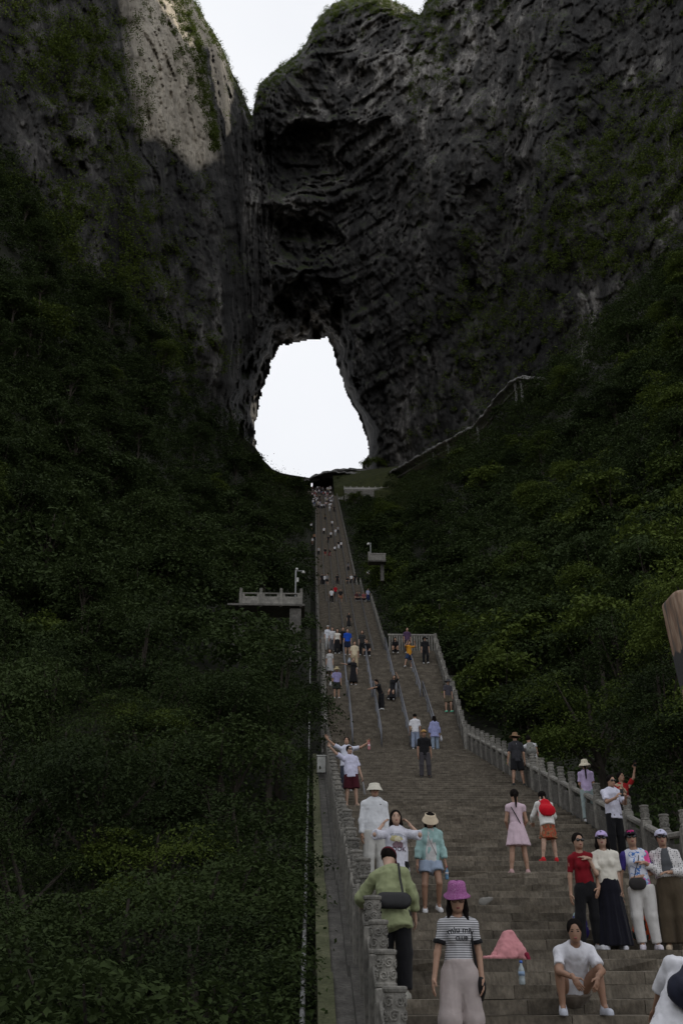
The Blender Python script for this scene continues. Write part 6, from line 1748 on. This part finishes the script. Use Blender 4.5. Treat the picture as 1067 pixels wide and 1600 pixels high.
# man in black tee coming down
J = person(663, 1219, 'man in black tee, dark trousers and yellow cap coming down', 1.72, 4, 'm',
    dict(ll=((-.06, -.02, -1), (-.02, .03, -1)), lr=((.10, -.12, -1), (.08, .12, -1)), al=hang(-1, .16), ar=hang(1, .18, .04)),
    dict(c=BLACK, e=.02, sleeve=.75, hem=-.1), dict(kind='trousers', c=ph(58, 56, 60), e=.02, e2=.025), ('short',), ('cap', ph(150, 118, 70)), shoe=(.03, .03, .03), skin=SKIN_TAN)
# couple climbing
J = person(649, 1173, 'man in white tee with cream bag climbing beside a woman in blue', 1.72, 176, 'm', dict(al=hang(-1, .2), ar=hang(1, .22), lean=6),
    dict(c=ph(186, 186, 190), e=.03, sleeve=.8, hem=-.1), dict(kind='trousers', c=ph(120, 130, 150), e=.02), ('short',), shoe=(.5, .5, .5), vox=.02, face=False)
V, F = solid([ecap(J['pel'] + V3(.19, .05, .08), J['pel'] + V3(.19, -.05, .08), .11, .11, (1, 0, 0), .4, .03)], .018); thing_at(J, 'shoulder_bag', V, F, cloth(ph(140, 125, 105)), 'cream shoulder bag on the man in white climbing the steps', 'bag')
J = person(680, 1174, 'woman in loose pale blue shirt and jeans climbing the steps', 1.62, 182, 'f', dict(al=hang(-1, .25), ar=hang(1, .25), ll=((-.05, -.1, -1), (-.02, .1, -1)), lr=((.05, .1, -1), (.02, .12, -1))),
    dict(c=ph(128, 132, 168), e=.05, sleeve=1.8, hem=-.22, flare=.03), dict(kind='trousers', c=ph(112, 124, 140), e=.015, e2=.03), ('long', .12), shoe=ph(170, 170, 172), vox=.02, face=False)
V, F = solid([ecap(V3(-.30, -.05, .55), V3(-.30, -.05, .68), .10, .06, (1, 0, 0), .6, .03)], .018); thing_at(J, 'plastic_bag', V, F, cloth(ph(170, 170, 175)), 'white plastic bag carried by the woman in pale blue shirt', 'bag')

# two men with spread arms at the left balustrade
J = person(542, 1243, 'man in white tee spreading both arms wide behind another man', 1.74, -4, 'm',
    dict(al=((-.75, -.1, .42), (-.72, -.1, .65)), ar=((.85, -.1, .12), (.85, -.15, .5)), hl=(-.5, -.1, .9), hr=(.5, -.1, .8), pl=(0, -1, 0), pr=(0, -1, 0), hpitch=-6),
    dict(c=ph(178, 180, 194), e=.034, sleeve=.8, hem=-.1, es=.03), dict(kind='trousers', c=ph(50, 54, 66), e=.02), ('short',), shoe=(.3, .3, .3), belly=.02, curl=(20, 40), skin=SKIN)
bm_ = simple('clear_plastic', (0.35, 0.4, 0.42), (0.28, 0.32, 0.34), rough=.15, bump=0, spec=.6)
def bottle(loc, label, liquid, cap_c, tilt=(0, 0, 0), s=1.0, band=None):
    r_b = tag(empty('bottle', loc), label, 'bottle'); r_b.rotation_euler = tilt; r_b.scale = (s, s, s)
    mb = MB(); mb.lathe([(.028, 0), (.033, .01), (.033, .05), (.030, .06), (.033, .075), (.033, .13), (.028, .155), (.014, .185), (.013, .205)], n=14); mb.build('shell', liquid, r_b, smooth=True)
    mb = MB(); mb.lathe([(.016, .203), (.016, .225), (.012, .228)], n=10); mb.build('screw_cap', cloth(cap_c, .4), r_b, smooth=True)
    mb = MB(); mb.lathe([(.0338, .085), (.0338, .125)], n=14); mb.build('label_band', cloth(band or (.5, .5, .55), .5), r_b, smooth=True)
    return r_b
hnd = wpos(J, J['wrr'] + J['fdr'] * .09); bottle((hnd.x, hnd.y - .03, hnd.z - .30), 'pink drink bottle dangling from the hand of the man with spread arms', simple('pink_drink', (0.5, 0.2, 0.22), rough=.2, bump=0), ph(170, 60, 70), s=1.3, band=ph(190, 170, 175))
mb = MB(); mb.tube([(0, 0, 0), (0, 0, .09)], .004, 4)
J = person(549, 1266, 'man in white tee, maroon shorts and sunglasses pointing with raised arm', 1.74, 6, 'm',
    dict(side=-4, al=((-.62, -.15, .38), (-.72, -.1, .70)), ar=((.30, .0, -1), (.30, -.15, -1)), hl=(-.5, -.1, .9), pl=(.4, -.8, 0), hyaw=16, hpitch=-6, ll=((-.05, .02, -1), (-.06, .06, -1)), lr=((.10, -.1, -1), (.06, .05, -1))),
    dict(c=ph(178, 178, 198), e=.032, sleeve=.8, hem=-.08, es=.03), dict(kind='shorts', c=ph(58, 20, 28), e=.03, len=.92, e2=.05), ('short',), glasses=True, shoe=ph(150, 130, 115), belly=.02, curl=(50, 40), skin=SKIN_PALE)
hnd = wpos(J, J['wrr'] + J['fdr'] * .09)
fan = tag(empty('folded_umbrella', (hnd.x, hnd.y, hnd.z)), 'small grey folded umbrella hanging from the hand of the man in maroon shorts', 'umbrella'); fan.rotation_euler = (0, math.radians(-8), 0)
mb = MB(); mb.tube([(0, 0, .04), (0, 0, -.08)], .014, 8); mb.build('handle', cloth(ph(90, 20, 30)), fan, smooth=True)
mb = MB(); mb.tube([(0, 0, -.08), (0, 0, -.2), (0, 0, -.42), (0, 0, -.46)], [.016, .026, .034, .012], 8); mb.build('cover', cloth(ph(120, 120, 122)), fan, smooth=True)

# group on the left
J = person(588, 1394, 'man in white long sleeves and white visor standing behind a woman', 1.78, 6, 'm',
    dict(al=hang(-1, .16, .02), ar=hang(1, .12, .02), hpitch=-2), dict(c=ph(186, 188, 192), e=.034, sleeve=1.92, hem=-.12, es=.022, name='sweatshirt'), dict(kind='trousers', c=ph(165, 164, 160), e=.035, e2=.04), ('short',), ('visor', ph(180, 176, 164)), shoe=(.5, .5, .5), skin=SKIN, belly=.01)
lettering(J, J['kids']['sweatshirt'], '~', .07, J['chest'] + V3(.09, 0, .05), ink, name='chest_logo')
J = person(620, 1443, 'woman in white printed tee and black trousers lifting hands to her ears', 1.66, 2, 'f',
    dict(al=((-.56, -.5, -.12), (.56, .42, .68)), ar=((.56, -.5, -.12), (-.56, .42, .68)), hl=(.45, .4, .7), hr=(-.45, .4, .7), pl=(.8, .2, -.2), pr=(-.8, .2, -.2), hpitch=-10, ll=((-.04, .0, -1), (-.02, .05, -1)), lr=((.08, -.05, -1), (.06, .02, -1))),
    dict(c=ph(182, 182, 192), e=.045, sleeve=1.0, hem=-.16, es=.045, flare=.015, name='tee'), dict(kind='trousers', c=BLACK, e=.03, e2=.05), ('long', .26), shoe=(.05, .05, .05), skin=SKIN_PALE, curl=(35, 35))
tee = J['kids']['tee']; q = J['chest']
patch(J, tee, q + V3(.0, 0, .02), .115, .055, cloth(ph(140, 142, 150)), seed=1); patch(J, tee, q + V3(-.02, 0, -.01), .10, .045, cloth(ph(158, 150, 112)), seed=2, off=.005); patch(J, tee, q + V3(.01, 0, -.02), .05, .045, cloth(ph(178, 172, 150)), seed=4, off=.007)
patch(J, tee, q + V3(.01, 0, -.10), .085, .06, cloth(ph(112, 92, 100)), seed=3, off=.005); lettering(J, tee, 'LOOK', .10, q + V3(.0, 0, -.205), cloth(ph(72, 48, 62)), name='lettering', off=.008)
J = person(673, 1430, 'woman in mint shirt, denim shorts and cream visor stepping down', 1.56, 2, 'f',
    dict(ll=((-.10, -.18, -1), (-.0, .18, -1)), lr=((.08, -.42, -1), (.0, .45, -1)), al=((-.22, .02, -1), (-.12, -.1, -1)), ar=((.24, .02, -1), (.12, -.2, -1)), hpitch=22, lean=5, fpr=-.3),
    dict(c=ph(134, 162, 160), e=.03, sleeve=1.6, hem=-.18, open=ph(178, 178, 178), es=.03, name='mint_shirt'), dict(kind='shorts', c=ph(128, 140, 158), e=.025, len=.48, e2=.05), ('bob',), ('visor', ph(186, 172, 150)), shoe=ph(185, 185, 188), skin=SKIN_TAN, curl=(25, 50), shoe_h=.02)
mb = MB(); mb.tube([J['shl'] + V3(.07, -.06, .05), J['chest'] + V3(-.03, -.155, -.05), J['waist'] + V3(.08, -.15, -.06)], .006, 5); thing_at(J, 'bag_strap', mb.v, mb.f, cloth(ph(120, 110, 108)), 'thin strap across the front of the mint shirt woman', 'strap')
hnd = wpos(J, J['wrr'] + J['fdr'] * .09); bottle((hnd.x, hnd.y - .02, hnd.z - .16), 'blue capped bottle in the hand of the woman in mint shirt', simple('blue_drink', (0.12, 0.25, 0.4), rough=.2, bump=0), ph(170, 60, 80), s=.9)
# person leaning on the balustrade
J = person(617, 1566, 'person in light green shirt and maroon cap leaning on the left balustrade', 1.72, 172, 'm',
    dict(lean=20, side=8, al=((-.3, -.1, -1), (-.1, -.5, -.8)), ar=((.55, -.35, -.7), (.05, -.85, -.3)), hpitch=18, hyaw=-14, ll=((-.05, .05, -1), (-.0, .06, -1)), lr=((.07, -.1, -1), (.05, .05, -1)), pr=(0, 0, -1)),
    dict(c=ph(124, 130, 98), e=.024, sleeve=1.6, hem=-.2, es=.04, flare=.02, name='green_shirt', wr=1.6), dict(kind='trousers', c=BLACK, e=.02, e2=.04), ('short',), ('cap', ph(74, 20, 30)), shoe=ph(150, 148, 140), skin=SKIN_PALE, face=False, curl=(30, 40))
c = J['pel'] + J['Rt'] @ V3(-.02, .21, .05); ax = J['Rt'] @ V3(1, 0, .18)
V, F = solid([ecap(c - ax * .11, c + ax * .11, .10, .10, J['Rt'] @ V3(0, 1, 0), .45, .03)], .013); bg = thing_at(J, 'sling_bag', V, F, M_BLACK, 'black sling bag on the back of the person in green', 'bag')
mb = MB(); mb.tube([c - ax * .12 + V3(0, .0, .03), J['chest'] + J['Rt'] @ V3(-.13, .14, -.05), J['shl'] + V3(.06, .05, .10), J['chest'] + J['Rt'] @ V3(-.05, -.15, .05)], .013, 6); mb.build('strap', M_BLACK, bg)
mb = MB(); mb.tube([c + ax * .12 + V3(0, .0, .03), J['waist'] + J['Rt'] @ V3(.16, .08, .05)], .013, 6); mb.build('strap', M_BLACK, bg)

# things left on the steps
p = on_stairs(797, 1505); p = (p[0], p[1] + .12, p[2])
blob_thing('pink_jacket', p, [cap((-.15, .02, .05), (.0, .07, .29), .055, .045, .05), cap((.15, .0, .08), (.05, .07, .30), .085, .05, .03), cap((-.04, -.02, .08), (.01, .04, .24), .10, .06, .04), cap((.06, -.05, .05), (.05, .02, .22), .06, .04, .02), cap((-.10, -.06, .04), (-.05, .0, .18), .05, .035, .02), ell((-.17, -.04, .018), EYE3, V3(.17, .10, .022), .03), cap((.16, -.02, .04), (.20, -.05, .02), .05, .03, .03), cut((0, 0, .0), (0, 0, -1))],
           cloth(ph(172, 118, 122)), 'pink jacket heaped over a bag on the steps', 'jacket', wr=.012)
p = on_stairs(826, 1507); blob_thing('red_strap', (p[0] - .04, p[1] - .1, p[2]), [cap((0, 0, .05), (.02, -.03, -.02), .03, .02)], cloth(ph(110, 30, 50)), 'small red buckle strap beside the pink jacket', 'strap')
p = on_stairs(811, 1541); bottle(p, 'clear water bottle with blue cap standing on the steps', bm_, ph(60, 95, 170), s=1.15, band=ph(120, 140, 165))
p = on_stairs(763, 1425); blob_thing('paper_scrap', p, [ecap((-.08, 0, .06), (.08, .04, .12), .07, .03, (0, 1, 0), .3), cut((0, 0, 0), (0, 0, -1))], cloth(ph(110, 108, 104)), 'crumpled grey paper lying on the steps', 'litter')

# ------------------------------------------------------------------ people on the middle flight
MV = dict(vox=.021, face=False)
def mid(px, py, label, h, yaw, sex, top_c, bot, pose=None, hair=('short',), hat=None, **kw):
    kw2 = dict(MV); kw2.update({k: v for k, v in kw.items() if k in ('skin', 'shoe', 'pos', 'group')})
    return person(px, py, label, h, yaw, sex, pose or {}, dict(c=top_c, e=kw.get('e', .022), sleeve=kw.get('sleeve', .8), hem=kw.get('hem', -.1)), bot, hair, hat, **kw2)
TR = lambda c, **k: dict(kind='trousers', c=c, e=.02, **k)
SH = lambda c, **k: dict(kind='shorts', c=c, e=.025, len=.85, **k)
SK = lambda c, hem=.15, **k: dict(kind='skirt', c=c, hem=hem, rb=.26, **k)
J = mid(700, 1115, 'man in grey tee and camouflage shorts with mint shoes at the right balustrade', 1.70, 20, 'm', ph(64, 62, 68), SH(ph(78, 72, 60)), dict(lean=8, lr=((.1, -.25, -1), (.05, .1, -1))), hat=('straw', (.05, .05, .055)), shoe=ph(90, 170, 140))
mid(526, 1095, 'man in lilac shirt and wide straw hat with a white bag', 1.70, 0, 'm', ph(128, 124, 160), SH(ph(38, 40, 38)), dict(lean=6, hpitch=12), hat=('straw', ph(150, 138, 108)))
mid(552, 1072, 'woman in long black dress with one hand on the handrail', 1.62, 8, 'f', BLACK, SK(BLACK, .2), dict(al=((-.9, -.1, -.25), (-.9, -.2, .1))), hair=('bun',))
mid(554, 1047, 'man in cream tee and beige trousers seen above the woman in black', 1.72, 4, 'm', ph(176, 164, 140), TR(ph(150, 136, 112)))
mid(596, 1113, 'woman in black overalls leaning forward on the handrail', 1.64, -60, 'f', BLACK, TR(BLACK, e2=.05), dict(lean=26, al=((-.1, -.8, -.5), (.1, -.8, -.2)), ar=((.1, -.8, -.5), (-.1, -.8, -.2))), hair=('pony', .2))
mid(613, 1099, 'woman in black dress resting against the handrail', 1.50, -20, 'f', BLACK, SK(BLACK, .1), dict(side=14, ll=((-.1, -.7, -.6), (0, .3, -1)), lr=((.1, -.6, -.7), (0, .3, -1)), ar=((.5, -.3, .5), (-.3, -.2, .8))), hair=('long', .2))
mid(640, 1047, 'man in yellow tee and blue shorts photographing with both hands raised', 1.70, 20, 'm', ph(168, 116, 34), SH(ph(34, 48, 74)), dict(al=((-.5, -.7, .0), (.4, -.4, .8)), ar=((.5, -.7, 0), (-.4, -.4, .8)), ll=((-.35, -.1, -1), (-.25, .1, -1)), lr=((.1, .1, -1), (.05, .1, -1))), shoe=ph(170, 170, 172))
mid(665, 1040, 'man in black with a black hat walking down', 1.72, 0, 'm', BLACK, TR(BLACK), dict(lr=((.1, -.3, -1), (.0, .25, -1))), hat=('straw', (.02, .02, .02)))
mid(637, 1024, 'man in purple shirt standing by the picket fence', 1.70, 10, 'm', ph(66, 50, 72), TR(ph(52, 46, 50)))
mid(617, 1024, 'woman in black crouching by the picket fence', 1.55, 0, 'f', BLACK, TR(BLACK), dict(lean=26, ll=((-.15, -.95, .15), (0, .3, -1)), lr=((.15, -.95, .15), (0, .3, -1))), hair=('bob',))
mid(543, 1027, 'man in bright blue polo and dark shorts', 1.74, 0, 'm', ph(20, 62, 150), SH(ph(22, 30, 50)))
mid(527, 1025, 'woman in white top and black wide trousers', 1.64, 0, 'f', ph(178, 174, 165), TR(BLACK, e2=.05), hair=('long', .15), sleeve=.2, hem=.05)
mid(536, 1023, 'person in black half hidden behind the man in blue', 1.68, 0, 'm', BLACK, TR(BLACK))
mid(519, 1020, 'woman in white blouse beside the trees, third of the white group', 1.60, -5, 'f', ph(170, 170, 172), TR(ph(80, 80, 84)), hair=('long', .1))
mid(512, 1018, 'woman in white cap and white shirt in the group beside the trees', 1.62, 5, 'f', ph(176, 178, 186), TR(ph(150, 150, 150)), hat=('cap', ph(170, 170, 170)))
mid(504, 1016, 'man in white cap and grey shirt nearest the trees', 1.68, 5, 'm', ph(88, 86, 90), TR(ph(60, 60, 62)), hat=('cap', ph(176, 176, 172)))
mid(515, 1058, 'woman in white patterned dress half hidden by leaves', 1.62, 0, 'f', ph(150, 150, 150), SK(ph(140, 140, 142), .3), hair=('long', .1))
mid(566, 1027, 'woman in black tee with white print by the second handrail', 1.64, 0, 'f', (0.03, 0.03, 0.03), TR(BLACK), hair=('bob',))
mid(573, 1030, 'person in black sitting on the step beside the second handrail', 1.60, 0, 'm', BLACK, TR(BLACK), dict(lean=10, ll=((-.15, -.95, .1), (0, .1, -1)), lr=((.15, -.95, .1), (0, .1, -1))))
mid(545, 981, 'person in long black dress alone on the flight above', 1.64, 10, 'f', (0.02, 0.02, 0.022), SK((0.02, 0.02, 0.022), .1), hair=('bob',), shoe=ph(160, 160, 160))
p = at(521, 1075, 57.5)
p = on_stairs(517, 1082); blob_thing('plastic_bag', (p[0], p[1], p[2] + .38), [cap((0, 0, 0), (0, 0, .16), .12, .05)], cloth(ph(150, 150, 150)), 'white plastic bag carried by the man in the wide straw hat', 'bag', vox=.03)
p = on_stairs(546, 1045); blob_thing('plastic_bag', (p[0], p[1] - .1, p[2] + .35), [cap((0, 0, 0), (0, 0, .2), .13, .05)], cloth(ph(130, 138, 150)), 'pale plastic bag carried by the man in cream', 'bag', vox=.03)

# ------------------------------------------------------------------ distant people: a few figures, each copy dressed differently
def make_template(h, sex, pose, bottom, hair, seed):
    pieces, J = person(1, 1, '', h, 0, sex, pose, dict(c=WHITE, e=.022, sleeve=.8, hem=-.08), bottom, hair, None, vox=.032, face=False, template=True, seed=seed)
    roles = ['skin', 'top', 'bottom', 'hair', 'shoe']; V = []; F = []; mi = []; o = 0
    for (nm, v, f, m, role) in pieces:
        if role not in roles or len(v) == 0: continue
        V.append(v); F.append(f + o); mi += [roles.index(role)] * len(f); o += len(v)
    me = mesh_from('person', np.concatenate(V), np.concatenate(F), True); me.polygons.foreach_set('material_index', np.array(mi, np.int32)[:len(me.polygons)])
    for m in (skin_mat(SKIN), cloth(WHITE), cloth(BLACK), M_HAIR, cloth((.3, .3, .3))): me.materials.append(m)
    return me
FAR = [make_template(1.72, 'm', walk(.15, .2), TR(BLACK), ('short',), 1), make_template(1.62, 'f', {}, TR(BLACK), ('long', .2), 2), make_template(1.70, 'm', walk(.2, .1), SH(BLACK), ('short',), 3),
       make_template(1.60, 'f', dict(al=((-.3, -.4, -.8), (.4, -.6, .2))), SK(BLACK, .3), ('bob',), 4),
       make_template(1.66, 'm', dict(lean=12, ll=((-.15, -.95, .1), (0, .1, -1)), lr=((.15, -.95, .1), (0, .1, -1))), TR(BLACK), ('short',), 5)]
def far(px, py, label, tc, bc, kind=0, yaw=None, group='distant walkers on the long flights', Y=None):
    me = FAR[kind]
    pos = on_stairs(px, py) if Y is None else Y
    o = bpy.data.objects.new('person', me); COL.objects.link(o); o.location = pos
    o.rotation_euler = (0, 0, math.radians(random.choice([0, 10, -15, 175, 185]) if yaw is None else yaw))
    o.scale = (1.14, 1.14, 1.06)
    for slot, c in ((1, tc), (2, bc)):
        o.material_slots[slot].link = 'OBJECT'; o.material_slots[slot].material = cloth(c)
    return tag(o, label, 'person', group)
W_, K_, R_ = ph(180, 180, 182), (0.014, 0.014, 0.016), ph(150, 20, 34)
for a in [(524, 935, 'person in red top standing above two others', R_, K_, 0), (518, 943, 'person in white top and black trousers below the person in red', W_, K_, 0), (532, 943, 'person in black with pale legs right of the one in white', K_, ph(120, 80, 60), 2),
          (557, 942, 'leftmost of three people sitting by the fourth handrail', ph(70, 40, 42), K_, 4), (562, 942, 'middle of three people sitting by the fourth handrail', ph(60, 60, 60), K_, 4), (568, 942, 'rightmost of three people sitting by the fourth handrail', ph(120, 70, 70), K_, 4),
          (575, 940, 'man in pale blue shirt and blue trousers at the right balustrade', ph(140, 145, 170), ph(40, 50, 90), 0), (575, 905, 'small figure in white beyond the right balustrade', W_, K_, 1),
          (503, 915, 'person in black at the left of a group by the first handrail', K_, K_, 0), (507, 915, 'person in white and black in the group by the first handrail', W_, K_, 1), (511, 915, 'person in grey at the right of the group by the first handrail', ph(110, 110, 110), K_, 2),
          (527, 914, 'person in black between the handrails above the red top', K_, K_, 0), (543, 914, 'person in black sitting at the fourth handrail', K_, K_, 4), (549, 913, 'person in white at the foot of the last flight', W_, K_, 1), (555, 913, 'person in black at the foot of the last flight', K_, K_, 0),
          (544, 893, 'person in grey against the right balustrade', ph(90, 88, 90), K_, 1),
          (508, 870, 'person in red shorts leaning by the first handrail', K_, ph(110, 40, 40), 2), (515, 871, 'person in black and red bending on the flight', K_, ph(100, 40, 40), 3), (498, 868, 'person in pale grey by the left handrail', ph(140, 140, 140), K_, 1),
          (523, 862, 'person in white sitting beside a group', W_, K_, 4), (529, 858, 'person in black with a white bag in the group', K_, W_, 0), (533, 858, 'person in white top right of that group', W_, K_, 1),
          (488, 852, 'two-tone figure in white at the left balustrade', W_, ph(90, 70, 60), 1), (491, 846, 'dark haired figure at the left balustrade', ph(120, 90, 70), K_, 0),
          (513, 850, 'person in black climbing left of a white shirt', K_, K_, 0), (517, 842, 'person in white shirt on the second lane', W_, K_, 1), (524, 838, 'person in white shirt on the third lane', W_, ph(120, 120, 120), 0), (528, 834, 'person in grey shirt at the right side', ph(130, 130, 130), K_, 0),
          (506, 836, 'person in white tee alone between handrails', W_, K_, 0), (519, 824, 'person in white striding down the third lane', W_, K_, 0), (486, 828, 'person in white by the trees at the left edge', W_, K_, 2),
          (508, 813, 'person in dark clothes high on the second lane', ph(80, 70, 50), K_, 1), (515, 800, 'person in white high on the third lane', W_, ph(140, 140, 140), 0), (522, 801, 'person in black high by the right balustrade', K_, K_, 0)]:
    far(*a)
pal = [W_, W_, W_, W_, ph(150, 150, 155), ph(110, 108, 110), ph(130, 60, 66), K_, K_, ph(60, 62, 70), ph(70, 80, 110), ph(150, 140, 110), ph(170, 150, 150)]
for i in range(105):
    py = 764 + 32 * random.random() ** 1.5; x0 = np.interp(py, [757, 795], [486, 487]); x1 = np.interp(py, [757, 795], [516, 522])
    far(random.uniform(x0, x1), py, 'one of the tiny people crowding the top of the stairs below the arch', random.choice(pal), random.choice([K_, K_, ph(60, 60, 70), ph(120, 120, 120)]), random.choice([0, 1, 2, 3]), group='crowd at the head of the stairs')
